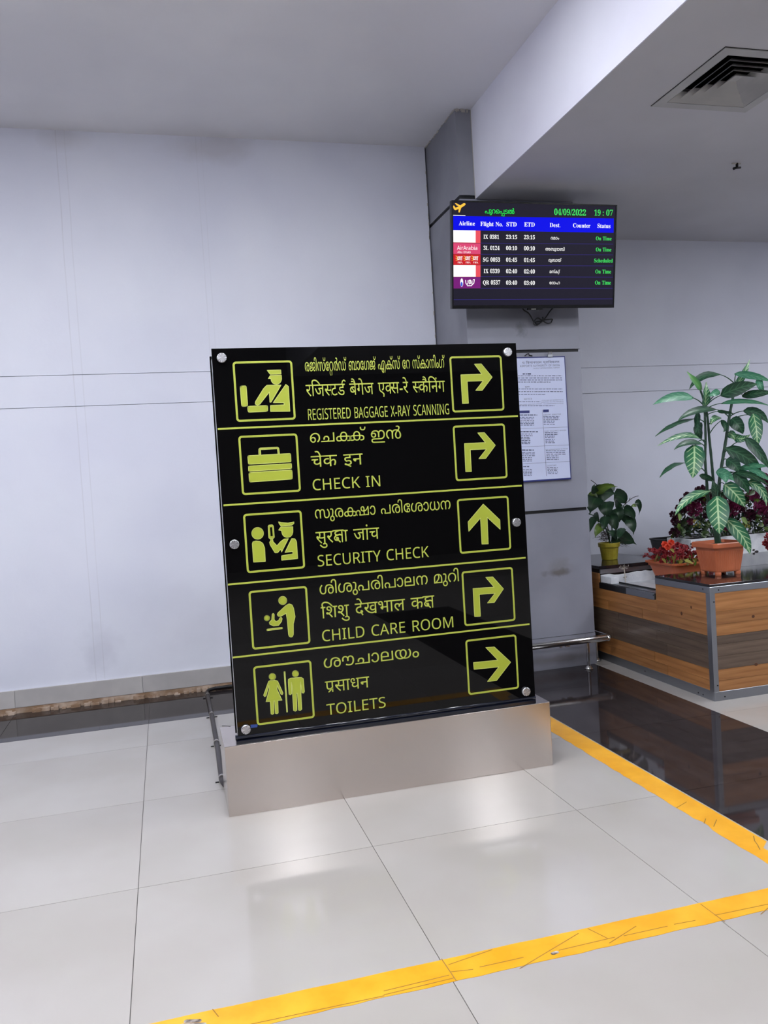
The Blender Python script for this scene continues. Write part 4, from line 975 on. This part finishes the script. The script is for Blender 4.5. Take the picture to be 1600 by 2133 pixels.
# ================================================================== leaves
def leaf_geo(P, w, side, nrm, cup=.18, shape='lance', wave=.0, n=9):
    """P: midrib points; side: width direction; nrm: leaf face normal; returns verts, faces, uvs"""
    vs = []; fs = []; uv = []
    k = len(P)
    for i, p in enumerate(P):
        t = i/(k-1)
        if shape == 'lance': s_ = math.sin(math.pi*min(1, t*.97+.03)**.72)**.85
        elif shape == 'heart': s_ = (math.sin(math.pi*min(1, t+.10)**.62)**.7) if t < 1 else 0
        else: s_ = math.sin(math.pi*t**.9)**1.2
        if i == k-1: s_ = .02
        if i == 0: s_ = max(.08, s_*.5)
        hw = w/2*s_; tan = (P[min(i+1, k-1)]-P[max(i-1, 0)]).normalized()
        sd = (side-tan*side.dot(tan)).normalized(); nn = tan.cross(sd).normalized()
        if nn.dot(nrm) < 0: nn = -nn
        wv = wave*w*math.sin(t*17)
        for j, u in enumerate((-1, -.5, 0, .5, 1)):
            vs.append(tuple(p+sd*hw*u+nn*(abs(u)**1.3*cup*hw+(wv*(u if abs(u) == 1 else 0))))); uv.append((.5+.5*u*max(s_, .15) if shape == 'lance' else .5+.5*u, t))
    for i in range(k-1):
        for j in range(4): a = i*5+j; fs.append((a, a+1, a+6, a+5))
    return vs, fs, uv
def make_leaf(name, parent, base, tip, w, m, bulge=(0, 0), Yb=5.2, Yt=5.2, tw=0, shape='lance', cup=.18, wave=.03, stem=None, n=9, stemr=.0035):
    """base/tip as seen in the photo at their own depths; the blade bows through a control point"""
    b0 = atY(*base, Yb); t0 = atY(*tip, Yt)
    mid = atY((base[0]+tip[0])/2+bulge[0], (base[1]+tip[1])/2+bulge[1], (Yb+Yt)/2-.03)
    P = []
    for i in range(n):
        t = i/(n-1); P.append(b0*(1-t)**2+(mid*2-(b0+t0)/2)*2*t*(1-t)+t0*t*t)
    ax = (t0-b0).normalized(); view = ((b0+t0)/2-Vector((0, 0, CAMH))).normalized()
    side = ax.cross(view).normalized(); side = Matrix.Rotation(math.radians(tw), 3, ax) @ side; nr = side.cross(ax).normalized()
    if nr.dot(view) > 0: nr = -nr
    wm = w/ppm(b0)/max(.35, math.cos(math.radians(tw)))
    g = G(); v, f, u = leaf_geo(P, wm, side, nr, cup, shape, wave); g.add(v, f, u)
    o = g.build(name, MT[m], parent, origin=b0, smooth=True)
    if stem is not None:
        s0 = Vector(stem); c1 = (s0*.5+b0*.5)+Vector((0, 0, .35*(b0-s0).length*.5))
        pts = [s0*(1-t)**2+c1*2*t*(1-t)+(b0+(P[1]-b0)*.3)*t*t for t in [i/6 for i in range(7)]]
        G().tube(pts, [stemr*(1.25-.5*i/6) for i in range(7)], 6).build('petiole', MT['petiole'], parent)
    return o

# ---- tall variegated plant in the square terracotta pot
pc = Vector((3.875, 5.18, .788))
dp = tag(empty('dumb_cane_plant', (pc.x, pc.y, .790)), 'tall potted plant with white-veined green leaves in a ribbed terracotta pot on the bench corner', 'potted plant')
def oct_(r, z, ch=.24, rot=0):
    r *= 1.07; ch = .14   # square with cut corners
    out = []
    for k in range(4):
        a = math.radians(45+90*k+rot); c = Vector((math.cos(a), math.sin(a)))*r; n1 = Vector((math.cos(a+math.radians(135)), math.sin(a+math.radians(135)))); n2 = Vector((math.cos(a-math.radians(135)), math.sin(a-math.radians(135))))
        s_ = r*math.sqrt(2)*ch*.5
        out += [c+n2*s_, c+n1*s_]
    return [(pc.x+p.x, pc.y+p.y, z) for p in out]
ROT = 0
g = G(); prof = [(.128, .810), (.134, .818), (.160, .965), (.163, .985), (.186, .985), (.190, .992), (.190, 1.016), (.184, 1.022), (.170, 1.022), (.166, 1.0), (.150, .995)]
vs = []; fs = []
for r_, z in prof: vs += oct_(r_, z, .24, ROT)
for i in range(len(prof)-1):
    for j in range(8): fs.append((i*8+j, i*8+(j+1) % 8, (i+1)*8+(j+1) % 8, (i+1)*8+j))
fs.append(tuple(range(7, -1, -1))); g.add(vs, fs)
g.build('pot', MT['terra'], dp, bevel=.0)
g = G(); a = oct_(.1335, .822, .24, ROT); b2 = oct_(.1595, .962, .24, ROT)
for s_ in range(8):
    p0, p1 = Vector(a[s_]), Vector(a[(s_+1) % 8]); q0, q1 = Vector(b2[s_]), Vector(b2[(s_+1) % 8]); L = (p1-p0).length; nr = max(2, int(L/.0135))
    if s_ in (1,) : continue
    nn = Vector(((p0+p1)/2-Vector((pc.x, pc.y, .822)))).normalized()
    for k in range(nr):
        t = (k+.5)/nr; c0 = p0.lerp(p1, t); c1 = q0.lerp(q1, t); d0 = (p1-p0).normalized()*.0036; nn2 = Vector((nn.x, nn.y, 0)).normalized()*.0028
        g.add([tuple(c0-d0), tuple(c0+d0), tuple(c0+nn2), tuple(c1-d0), tuple(c1+d0), tuple(c1+nn2)], [(0, 2, 5, 3), (2, 1, 4, 5), (0, 1, 2), (3, 5, 4)])
o = g.build('pot_ribs', MT['terra'], dp); o['kind'] = 'stuff'
for k in range(4):
    a = math.radians(45+90*k+ROT); c = (pc.x+.114*math.cos(a), pc.y+.114*math.sin(a))
    G().lathe((c[0], c[1], 0), [(.021, .7885), (.023, .800), (.021, .812)], 10).build('pot_foot', MT['terra'], dp)
G().add(oct_(.155, 1.000, .24, ROT), [tuple(range(8))]).build('potting_soil', MT['soil'], dp)
Ys = 5.19
def cane(pts, r0, r1, Y=Ys):
    P = smooth_path([tuple(atY(px, py, Y+dy)) for px, py, dy in pts]); k = len(P)
    G().tube(P, [r0+(r1-r0)*i/(k-1)+(.0012 if i % 2 else 0) for i in range(k)], 8).build('cane', MT['stem'], dp)
cane([(1497, 1138, 0), (1492, 1100, 0), (1489, 1050, 0)], .022, .024)
cane([(1491, 1100, 0), (1476, 1040, -.02), (1472, 1000, -.03), (1469, 955, -.03), (1470, 915, -.03), (1468.5, 865, -.02), (1467, 838, -.02), (1459, 812, -.02)], .011, .006)
cane([(1492, 1100, .02), (1488, 1030, .02), (1485, 990, .02), (1482, 955, .02), (1477, 905, .02), (1474, 870, .02), (1469, 842, .0)], .011, .007)
cane([(1494, 1100, -.01), (1497, 1045, -.02), (1499, 1000, 0), (1506, 955, .02), (1512.5, 915, .03), (1520, 865, .03), (1525, 838, .03), (1532, 800, .03)], .013, .008)
def S1(py, Y=Ys-.03): return tuple(atY(1469+(py-900)*.035, py, Y))
def S2(py, Y=Ys+.02): return tuple(atY(1477+(py-900)*.09, py, Y))
def S3(py, Y=Ys+.03): return tuple(atY(1515-(py-900)*.16, py, Y))
LV = [ # base, tip, width px, material, bulge, (Yb, Yt), twist, stem
 ((1462, 812), (1431, 774), 13, 'leaf_young', (2, 2), (5.17, 5.12), 35, None), ((1468, 850), (1471, 796), 15, 'leaf_var', (1, 0), (5.17, 5.15), 50, None),
 ((1445, 829), (1360, 843), 19, 'leaf_pale', (0, -9), (5.14, 5.02), 10, S1(846)), ((1501, 780), (1436, 811), 16, 'leaf_dark', (-6, -10), (5.22, 5.15), 30, S3(800)),
 ((1531, 805), (1562, 749), 14, 'leaf_var', (2, 3), (5.22, 5.2), 25, None), ((1530, 779), (1606, 795), 15, 'leaf_pale', (4, -4), (5.2, 5.0), 15, S3(800)),
 ((1580, 786), (1592, 820), 14, 'leaf_pale', (-2, 0), (5.1, 5.06), 10, None), ((1502, 824), (1578, 800), 29, 'leaf_dark', (0, -4), (5.16, 5.0), 5, S1(850)),
 ((1500, 816), (1476, 826), 14, 'leaf_pale', (0, -2), (5.15, 5.1), 0, S1(850)), ((1546, 826), (1612, 818), 17, 'leaf_dark', (0, -3), (5.1, 4.95), 15, S3(810)),
 ((1502, 841), (1603, 845), 10, 'leaf_pale', (0, -8), (5.14, 4.95), 30, S1(855)), ((1492, 853), (1411, 878), 15, 'leaf_dark', (-5, -9), (5.18, 5.05), 20, S3(870)),
 ((1494, 857), (1530, 863), 7, 'leaf_dark', (0, -2), (5.12, 5.1), 45, S1(868)), ((1449, 872), (1365, 909), 9, 'leaf_dark', (-2, -5), (5.14, 4.98), 55, S1(880)),
 ((1452, 858), (1449, 904), 12, 'leaf_dark', (3, 0), (5.15, 5.1), 40, None), ((1457, 880), (1462, 916), 18, 'leaf_dark', (-4, 0), (5.24, 5.22), 30, None),
 ((1502, 870), (1481, 885), 14, 'leaf_var', (-4, -5), (5.16, 5.1), 20, S2(885)), ((1502, 875), (1507, 900), 11, 'leaf_dark', (7, 1), (5.16, 5.12), 20, S2(905)),
 ((1524, 872), (1548, 904), 26, 'leaf_dark', (2, -2), (5.2, 5.12), 8, S3(880)), ((1569, 862), (1577, 931), 27, 'leaf_var', (3, 0), (5.05, 4.98), 6, S3(878)),
 ((1549, 856), (1600, 881), 20, 'leaf_dark', (6, -7), (5.12, 4.98), 10, S3(868)), ((1516, 903), (1531, 917), 17, 'leaf_var', (3, -3), (5.18, 5.12), 10, S3(905)),
 ((1528, 905), (1563, 905), 17, 'leaf_var', (-2, 9), (5.15, 5.06), 0, S3(900)), ((1458, 913), (1369, 929), 13, 'leaf_var', (6, -13), (5.12, 4.96), 20, S1(925)),
 ((1463, 925), (1404, 937), 13, 'leaf_dark', (-2, -9), (5.10, 5.0), 25, S1(935)), ((1446, 927), (1443, 996), 41, 'leaf_var', (2, 0), (5.05, 4.98), 0, S1(918)),
 ((1426, 964), (1374, 995), 10, 'leaf_dark', (-2, -6), (5.05, 4.92), 50, S1(985)), ((1512, 934), (1586, 982), 29, 'leaf_dark', (6, -5), (5.1, 4.96), 12, S3(945)),
 ((1552, 912), (1603, 977), 21, 'leaf_dark', (4, -2), (5.05, 4.9), 15, S3(945)), ((1514, 957), (1541, 985), 26, 'leaf_dark', (3, -3), (5.12, 5.02), 10, S3(960)),
 ((1538, 979), (1602, 972), 13, 'leaf_pale', (0, -5), (5.08, 4.92), 20, S3(975)), ((1492, 983), (1529, 1001), 20, 'leaf_pale', (2, -4), (5.1, 4.98), 10, S3(985)),
 ((1503, 978), (1512, 1006), 19, 'leaf_pale', (3, 0), (5.08, 5.0), 10, None), ((1457, 990), (1488, 1004), 13, 'leaf_dark', (2, -2), (5.14, 5.16), 20, None),
 ((1492, 1040), (1484, 1000), 18, 'leaf_dark', (2, 0), (5.14, 5.1), 20, None), ((1479, 1023), (1406, 1074), 19, 'leaf_var', (-8, -9), (5.1, 4.92), 15, None),
 ((1494, 1034), (1499, 1112), 45, 'leaf_var', (0, 2), (5.04, 4.95), 0, S3(1000)), ((1509, 1009), (1552, 1056), 33, 'leaf_var', (2, -3), (5.06, 4.97), 10, S3(1010)),
 ((1528, 985), (1560, 1027), 24, 'leaf_dark', (3, -3), (5.09, 5.0), 15, S3(990)), ((1556, 1003), (1597, 1054), 19, 'leaf_var', (10, -8), (5.03, 4.9), 15, S3(985)),
 ((1511, 1081), (1563, 1154), 30, 'leaf_var', (8, -3), (5.0, 4.88), 5, S3(1060)), ((1531, 985), (1603, 1012), 14, 'leaf_dark', (2, -7), (5.05, 4.9), 20, S3(990)),
 ((1490, 1050), (1516, 1085), 20, 'leaf_dark', (2, 0), (5.2, 5.22), 10, None), ((1560, 979), (1606, 1004), 13, 'leaf_pale', (2, -5), (5.0, 4.85), 20, None)]
for b_, t_, w_, m_, bu, yy_, tw_, stm in LV:
    make_leaf('leaf', dp, b_, t_, w_, m_, bu, yy_[0], yy_[1], tw_, 'lance', .2, .045, stm)

# ---- small dark-leaved plant in the mustard pot
c = Vector((3.80, 6.60, .788))
yp = tag(empty('small_potted_plant', (c.x, c.y, .789)), 'small dark green leafy plant in a mustard yellow pot next to the column', 'potted plant')
G().lathe((c.x, c.y, 0), [(.066, .789), (.068, .792), (.083, .900), (.093, .902), (.096, .935), (.093, .939), (.086, .937), (.082, .925)], 26).build('pot', MT['ypot'], yp)
G().lathe((c.x, c.y, 0), [(.001, .922), (.084, .9225), (.001, .928)], 18).build('potting_soil', MT['soil'], yp)
def PY(px, py, Y=6.6): return tuple(atY(px, py, Y))
for pts in (((1271, 1133), (1266, 1100), (1258, 1070), (1246, 1035)), ((1274, 1133), (1275, 1100), (1266, 1060), (1262, 1046)), ((1277, 1133), (1286, 1095), (1292, 1070), (1300, 1052)), ((1273, 1133), (1284, 1100), (1289, 1075), (1295, 1058)),
            ((1275, 1133), (1283, 1120), (1296, 1113), (1300, 1108)), ((1271, 1133), (1262, 1100), (1252, 1090), (1240, 1076), (1226, 1070)), ((1300, 1052), (1309, 1044), (1320, 1036), (1330, 1033)), ((1246, 1012), (1238, 1005), (1231, 1000)), ((1303, 1050), (1303.5, 1033)), ((1310, 1044), (1313, 1037)), ((1262, 1095), (1248, 1082), (1240, 1074))):
    G().tube(smooth_path([PY(*p) for p in pts], 3), .0055 if pts[0][1] > 1120 else .003, 6).build('stem', MT['twig'] if pts[0][1] < 1100 else MT['stem'], yp)
for b_, t_, w_, m_, bu, tw_ in (((1244, 1031), (1284, 1030), 31, 'leaf_plain', (-2, -5), 5), ((1243, 1028), (1287, 1014), 15, 'leaf_lime', (-4, -7), 20), ((1280, 1012), (1243, 1020), 14, 'leaf_plain', (0, 4), 10), ((1242, 1027), (1239, 1008), 12, 'leaf_plain', (-3, 0), 15), ((1246, 1031), (1222, 1034), 11, 'leaf_lime', (0, -4), 20),
    ((1243, 1035), (1229, 1071), 29, 'leaf_plain', (-2, -3), 5), ((1264, 1045), (1266, 1079), 27, 'leaf_plain', (-2, 0), 10), ((1279, 1034), (1304, 1052), 28, 'leaf_plain', (4, -5), 5), ((1282, 1047), (1298, 1054), 12, 'leaf_plain', (0, 2), 30),
    ((1324, 1044), (1331, 1073), 10, 'leaf_plain', (5, -6), 20), ((1326, 1053), (1313, 1057), 6, 'leaf_lime', (0, -2), 10), ((1299, 1060), (1322, 1086), 17, 'leaf_plain', (5, -5), 20), ((1308, 1080), (1320, 1114), 19, 'leaf_plain', (3, -3), 10), ((1300, 1070), (1312, 1098), 15, 'leaf_plain', (0, 0), 20),
    ((1283, 1112), (1326, 1134), 25, 'leaf_plain', (0, -1), 5), ((1241, 1076), (1227, 1115), 13, 'leaf_plain', (-3, -2), 10), ((1257, 1092), (1240, 1121), 15, 'leaf_lime', (-3, -2), 5), ((1272, 1072), (1284, 1108), 20, 'leaf_plain', (2, 0), 10), ((1281, 1060), (1291, 1088), 24, 'leaf_plain', (2, 0), 5),
    ((1262, 1075), (1256, 1108), 16, 'leaf_plain', (0, 0), 15), ((1290, 1118), (1264, 1105), 14, 'leaf_plain', (0, 0), 20), ((1275, 1120), (1296, 1128), 13, 'leaf_plain', (0, 2), 20), ((1297, 1100), (1286, 1124), 13, 'leaf_plain', (0, 0), 20), ((1240, 1068), (1248, 1090), 9, 'leaf_plain', (0, 0), 20)):
    random.seed(int(b_[0]*7+t_[1])); dy = random.uniform(-.05, .05)
    make_leaf('leaf', yp, b_, t_, w_*1.22, m_, bu, 6.6+dy, 6.6+dy*2-.04, tw_, 'heart', .15, .02)
g = G(); random.seed(31)
for i in range(170):
    b0 = Vector(PY(random.uniform(1262, 1280), random.uniform(1112, 1134), 6.58+random.uniform(-.03, .05))); px, py = random.gauss(1259, 9), random.gauss(1114, 9)
    if random.random() < .25: px, py = random.uniform(1300, 1322), random.uniform(1112, 1142)
    t0 = Vector(PY(px, py, 6.58+random.uniform(-.07, .05))); d = (t0-b0); b1 = b0+d*.55; e = d.cross(Vector((0, 1, 0))).normalized()*.0022
    g.add([tuple(b1-e), tuple(b1+e), tuple(t0)], [(0, 1, 2)])
o = g.build('root_tuft', MT['twig'], yp); o['kind'] = 'stuff'

# ---- flowers
def blossom_mesh(name, rad, petals, rows, rise, seed):
    random.seed(seed); g = G()
    for r_ in range(rows):
        k = petals-r_; rr_ = rad*(1-.62*r_/max(1, rows-.3))
        for i in range(k):
            a = 2*math.pi*(i+.5*r_)/k+random.uniform(-.15, .15); up = rise*(r_+.6)/rows
            d = Vector((math.cos(a), math.sin(a), 0)); s_ = Vector((-math.sin(a), math.cos(a), 0))
            b0 = d*rr_*.12; m1 = d*rr_*.62+Vector((0, 0, up*rad*.75)); t0 = d*rr_*random.uniform(.9, 1.05)+Vector((0, 0, up*rad*(1.1 if r_ else .55)))
            w = rr_*.40
            g.add([tuple(b0), tuple(m1-s_*w), tuple(m1+s_*w), tuple(t0-s_*w*.35), tuple(t0+s_*w*.35)], [(0, 1, 2), (1, 3, 4, 2)])
    me = bpy.data.meshes.new(name); me.from_pydata(g.v, [], g.f)
    return me
def scatter(name, meshes, pts, parent, size=1):
    po = parent_world(parent)
    for (p, n_, me_i, s_) in pts:
        o = bpy.data.objects.new(name, meshes[me_i]); COL.objects.link(o); o.parent = parent
        q = Vector(n_).to_track_quat('Z', 'Y'); o.rotation_mode = 'QUATERNION'; o.rotation_quaternion = q @ Matrix.Rotation(random.uniform(0, 6.28), 3, 'Z').to_quaternion(); o.location = Vector(p)-po; o.scale = (s_,)*3
def with_mat(me, m): me.materials.append(m); return me
# orange trough of small red flowers
TX0, TX1, TY0, TY1, TZ = 3.775, 4.15, 5.60, 6.03, .826
rt = tag(empty('red_flower_trough', ((TX0+TX1)/2, (TY0+TY1)/2, .633)), 'orange plastic trough of small red flowers standing in the white-lined bay', 'flower trough')
def rrz(x0, x1, y0, y1, r, z, n=4): return [(x, y, z) for x, y in rrect(x0, x1, y0, y1, r, n)]
prof = [(.075, .060, .633), (.060, .065, .66), (.022, .05, .80), (.018, .05, .808), (-.0, .05, .812), (-.002, .05, TZ), (.006, .046, TZ+.003), (.016, .04, TZ-.002), (.02, .04, .79)]
g = G(); vs = []; fs = []
for ins, r_, z in prof: vs += rrz(TX0+ins, TX1-ins, TY0+ins, TY1-ins, r_, z)
N = 20
N = len(vs)//len(prof)
for i in range(len(prof)-1):
    for j in range(N): fs.append((i*N+j, i*N+(j+1) % N, (i+1)*N+(j+1) % N, (i+1)*N+j))
fs.append(tuple(range(N-1, -1, -1))); g.add(vs, fs); g.build('trough', MT['terra2'], rt, smooth=False)
G().add(rrz(TX0+.021, TX1-.021, TY0+.021, TY1-.021, .04, .800), [tuple(range(N))]).build('potting_soil', MT['soil'], rt)
fm = [with_mat(blossom_mesh('blossom', .027, 7, 3, .9, 1), MT['petal_red']), with_mat(blossom_mesh('blossom', .026, 5, 2, .7, 2), MT['petal_red']), with_mat(blossom_mesh('blossom', .031, 8, 3, 1, 3), MT['petal_orange'])]
random.seed(17); pts = []
for i in range(120):
    x = random.uniform(TX0+.0, TX1+.02); y = random.uniform(TY0-.02, TY1+.02); z = .905+random.uniform(-.05, .035)-abs(x-3.97)*.05
    if x < TX0+.1: z -= .02
    n_ = Vector((random.uniform(-.7, .5), random.uniform(-1, .2), random.uniform(.3, 1)))
    pts.append(((x, y, z), n_, random.choice((0, 0, 1)), random.uniform(.65, 1.05)))
for px, py in ((1385, 1135), (1398, 1131), (1391, 1140)): pts.append((tuple(atY(px, py, 5.75+random.uniform(-.05, .1))), Vector((-.3, -1, .5)), 2, random.uniform(.8, 1.05)))
scatter('blossom', fm, pts, rt)
def tiny_leaf(P, d, w, m, parent, name='leaf'):
    d = Vector(d); n = 5; pts = [Vector(P)+d*(i/(n-1))+Vector((0, 0, -.15*d.length*(i/(n-1))**2)) for i in range(n)]
    s_ = d.cross(Vector((.1, -.9, .3))).normalized(); g = G(); v, f, u = leaf_geo(pts, w, s_, s_.cross(d).normalized(), .2, 'lance', 0); g.add(v, f, u); return g.build(name, MT[m], parent, origin=P, smooth=True)
for i in range(44):
    x = random.uniform(TX0, TX1); y = random.uniform(TY0-.01, TY1-.1); d = Vector((random.uniform(-1, 1), random.uniform(-.8, .2), random.uniform(.2, 1.6))).normalized()*random.uniform(.04, .075)
    tiny_leaf((x, y, .80+random.uniform(0, .05)), d, .022, random.choice(('leaf_yel', 'leaf_small', 'leaf_lime')), rt)
for px, py, qx, qy in ((1403, 1175, 1407, 1148), (1365, 1168, 1370, 1150), (1425, 1166, 1445, 1172), (1388, 1172, 1378, 1160), (1412, 1172, 1424, 1166), (1405, 1150, 1395, 1140)):
    a = atY(px, py, 5.63); b2 = atY(qx, qy, 5.58); tiny_leaf(tuple(a), b2-a, .03, 'leaf_yel', rt)

# black plastic trough behind it
BX0, BX1, BY0, BY1 = 4.40, 5.05, 6.60, 6.92
bt_ = tag(empty('black_trough', ((BX0+BX1)/2, (BY0+BY1)/2, .70)), 'empty black plastic trough at the wall, behind the small red flowers', 'trough')
g = G(); vs = []; prof = [(.03, .701), (.0, .897), (-.006, .900), (-.006, .914), (.006, .914), (.02, .72)]
for ins, z in prof: vs += rrz(BX0+ins, BX1-ins, BY0+ins, BY1-ins, .045, z)
N = len(vs)//len(prof); fs = []
for i in range(len(prof)-1):
    for j in range(N): fs.append((i*N+j, i*N+(j+1) % N, (i+1)*N+(j+1) % N, (i+1)*N+j))
fs.append(tuple(range(N-1, -1, -1))); fs.append(tuple((len(prof)-1)*N+j for j in range(N))); g.add(vs, fs); g.build('trough_body', MT['black'], bt_, smooth=False)

# white foam box with the magenta rose bush
FX0, FX1, FY0, FY1, FZ0, FZ1 = 4.335, 5.75, 6.17, 6.52, .702, .945
fb = tag(empty('foam_box', ((FX0+FX1)/2, (FY0+FY1)/2, FZ0)), 'white foam box holding the magenta rose bush, behind the granite ledge', 'box')
for a in ((FX0, FX1, FY0, FY0+.03, FZ0, FZ1), (FX0, FX1, FY1-.03, FY1, FZ0, FZ1), (FX0, FX0+.03, FY0+.03, FY1-.03, FZ0, FZ1), (FX1-.03, FX1, FY0+.03, FY1-.03, FZ0, FZ1)): box('foam_side', MT['foam'], *a, fb, bevel=.004)
box('foam_base', MT['foam'], FX0+.03, FX1-.03, FY0+.03, FY1-.03, FZ0, FZ0+.03, fb); box('soil_fill', MT['soil'], FX0+.031, FX1-.031, FY0+.031, FY1-.031, FZ0+.03, FZ1-.02, fb)
for px, py, r_ in ((1576, 1150, .022), (1455, 1120, .008), (1440, 1133, .012), (1570, 1146, .014)):
    c = atY(px, py, FY0); G().add([(c.x+r_*math.cos(t)*random.uniform(.7, 1.2), FY0-.0008, c.z+r_*.7*math.sin(t)) for t in [i*math.pi/5 for i in range(10)]], [tuple(range(10))]).build('stain', MT['stain_'] if 'stain_' in MT else MT['tube'], fb)
rb = tag(empty('rose_bush', (4.95, 6.34, FZ1-.02)), 'bushy artificial rose plant with magenta blooms in the white foam box', 'flowers')
def rose_mesh(rad, seed):
    random.seed(seed); g = G()
    for layer, (rr_, h, k, op) in enumerate(((.26, .72, 3, .2), (.46, .70, 4, .3), (.66, .62, 5, .45), (.86, .46, 6, .7))):
        for i in range(k):
            a0 = 2*math.pi*i/k+layer*.9; span = 2*math.pi/k*.72; cols = 4; vs = []
            for j in range(cols):
                a = a0-span/2+span*j/(cols-1); edge = 1-.22*abs(2*j/(cols-1)-1)**2
                for q, (fr, hz) in enumerate(((.45, 0), (.98, h*.5), (1.0*edge, h+(.16 if layer < 3 else .02)*edge))):
                    vs.append((math.cos(a)*rr_*fr*rad, math.sin(a)*rr_*fr*rad, (hz*(1.25-op*.5))*rad))
            g.add(vs, [(j*3+q, (j+1)*3+q, (j+1)*3+q+1, j*3+q+1) for j in range(cols-1) for q in range(2)])
    me = bpy.data.meshes.new('rose'); me.from_pydata(g.v, [], g.f)
    for p in me.polygons: p.use_smooth = True
    return me
rm = [with_mat(rose_mesh(.072, 1), MT['petal_pink']), with_mat(rose_mesh(.070, 2), MT['petal_dark']), with_mat(rose_mesh(.046, 3), MT['petal_dark']), with_mat(rose_mesh(.048, 4), MT['petal_pink'])]
random.seed(41); pts = []
for px, py, mi, s_, dY in ((1447, 1062, 0, 1.15, -.12), (1461, 1046, 1, .9, -.05), (1440, 1047, 1, .9, 0), (1522, 1061, 0, 1.25, -.15), (1582, 1060, 0, 1.2, -.2), (1566, 1036, 0, 1.05, -.05), (1553, 1040, 3, 1.1, 0), (1517, 1094, 0, .95, -.2), (1408, 1086, 2, 1.1, -.05), (1406, 1110, 2, 1.25, -.05), (1410, 1080, 2, .9, 0),
    (1423, 1045, 2, .9, 0), (1432, 1033, 2, .9, .05), (1414, 1058, 2, .8, .05), (1464, 1020, 2, 1.0, .05), (1455, 1022, 2, .9, .1), (1596, 1008, 1, 1.0, -.05), (1600, 1030, 1, 1.1, -.1), (1598, 1085, 1, 1.2, -.2), (1541, 1060, 1, .8, -.1), (1500, 1040, 1, 1.0, .05), (1475, 1040, 1, 1.0, 0), (1402, 1072, 2, .8, 0), (1426, 1062, 2, .9, -.05),
    (1470, 1075, 2, .7, -.1), (1439, 1087, 3, .8, -.12), (1590, 995, 3, 1.0, 0), (1575, 1010, 2, 1.0, .05), (1560, 1075, 1, 1.0, -.1), (1485, 1065, 1, 1.0, 0), (1530, 1040, 1, 1.1, 0)):
    P = atY(px, py, 6.34+dY); n_ = (P-Vector((5.0, 6.5, .95))).normalized()+Vector((-.1, -.7, .2)); pts.append((tuple(P), n_, mi, s_))
scatter('rose', rm, pts, rb)
ctr = Vector((5.0, 6.36, .93))
for i, (p, n_, mi, s_) in enumerate(pts):
    P = Vector(p); b0 = Vector((min(5.6, max(4.42, P.x+(ctr.x-P.x)*.45)), 6.36, .93)); G().tube([tuple(b0), tuple(b0*.5+P*.5+Vector((0, 0, .04))), tuple(P)], .0028, 5).build('stem', MT['stem'], rb)
for i in range(250):
    px = random.uniform(1402, 1625); top = 1100-85*math.sin(min(1, max(0, (px-1395)/70))*math.pi/2)+(8 if px > 1500 else 0)
    py = random.uniform(top, 1112); Yq = random.uniform(6.2, 6.55); P = atY(px, py, Yq)
    if P.z < .94: continue
    d = Vector((random.uniform(-1, 1), random.uniform(-1, .1), random.uniform(-.7, .8))).normalized()*random.uniform(.05, .085)
    tiny_leaf(tuple(P), d, random.uniform(.034, .052), random.choice(('leaf_small', 'leaf_small', 'leaf_plain', 'leaf_lime')), rb)
for px, py, qx, qy in ((1545, 1078, 1556, 1090), (1565, 1005, 1574, 993), (1560, 1008, 1580, 1002)):
    a = atY(px, py, 6.1); b2 = atY(qx, qy, 6.08); tiny_leaf(tuple(a), b2-a, .06, 'leaf_lime', rb)
for i in range(26):
    px, py = random.uniform(1440, 1460) if i < 8 else random.uniform(1540, 1562), random.uniform(1085, 1100); P = atY(px, py, 6.15)
    tiny_leaf(tuple(P), (random.uniform(-.02, .02), -.01, .02), .016, 'leaf_yel', rb, 'bud')

g = G(); random.seed(77)                     # fine foliage and dark inner twigs of the bush
for i in range(900):
    px = random.uniform(1404, 1640); top = 1098-80*math.sin(min(1, max(0, (px-1395)/70))*math.pi/2)
    P = atY(px, random.uniform(top, 1116), random.uniform(6.28, 6.50))
    if P.z < .93: continue
    d = Vector((random.uniform(-1, 1), random.uniform(-1, 1), random.uniform(-1, 1))).normalized()*random.uniform(.018, .034); e = d.cross(Vector((.2, .9, .3))).normalized()*random.uniform(.007, .013)
    g.add([tuple(P-d), tuple(P+e), tuple(P+d), tuple(P-e)], [(0, 1, 2, 3)])
o = g.build('fine_foliage', MT['leaf_fine'], rb); o['kind'] = 'stuff'

# red flowers on the ledge at the right edge of the picture
rf = tag(empty('red_flower_pot', (4.95, 5.55, .789)), 'deep red flowers leaning into view at the right edge of the ledge', 'flowers')
pcx, pcy = 4.97, 5.60
G().lathe((pcx, pcy, 0), [(.075, .7895), (.095, .90), (.105, .902), (.105, .925), (.09, .924)], 20).build('pot', MT['terra2'], rf)
pts = []
for px, py in ((1597, 1122), (1594, 1132), (1601, 1140), (1604, 1126), (1608, 1134), (1610, 1115), (1612, 1145), (1618, 1125), (1622, 1138), (1600, 1116)):
    P = atY(px, py, 5.5+random.uniform(-.03, .05)); pts.append((tuple(P), Vector((random.uniform(-.6, .3), -1, .4)), random.choice((0, 0, 1)), 1.0))
    G().tube([tuple(P), (pcx, pcy, .92)], .002, 5).build('stem', MT['stem'], rf)
scatter('blossom', fm, pts, rf)
#END
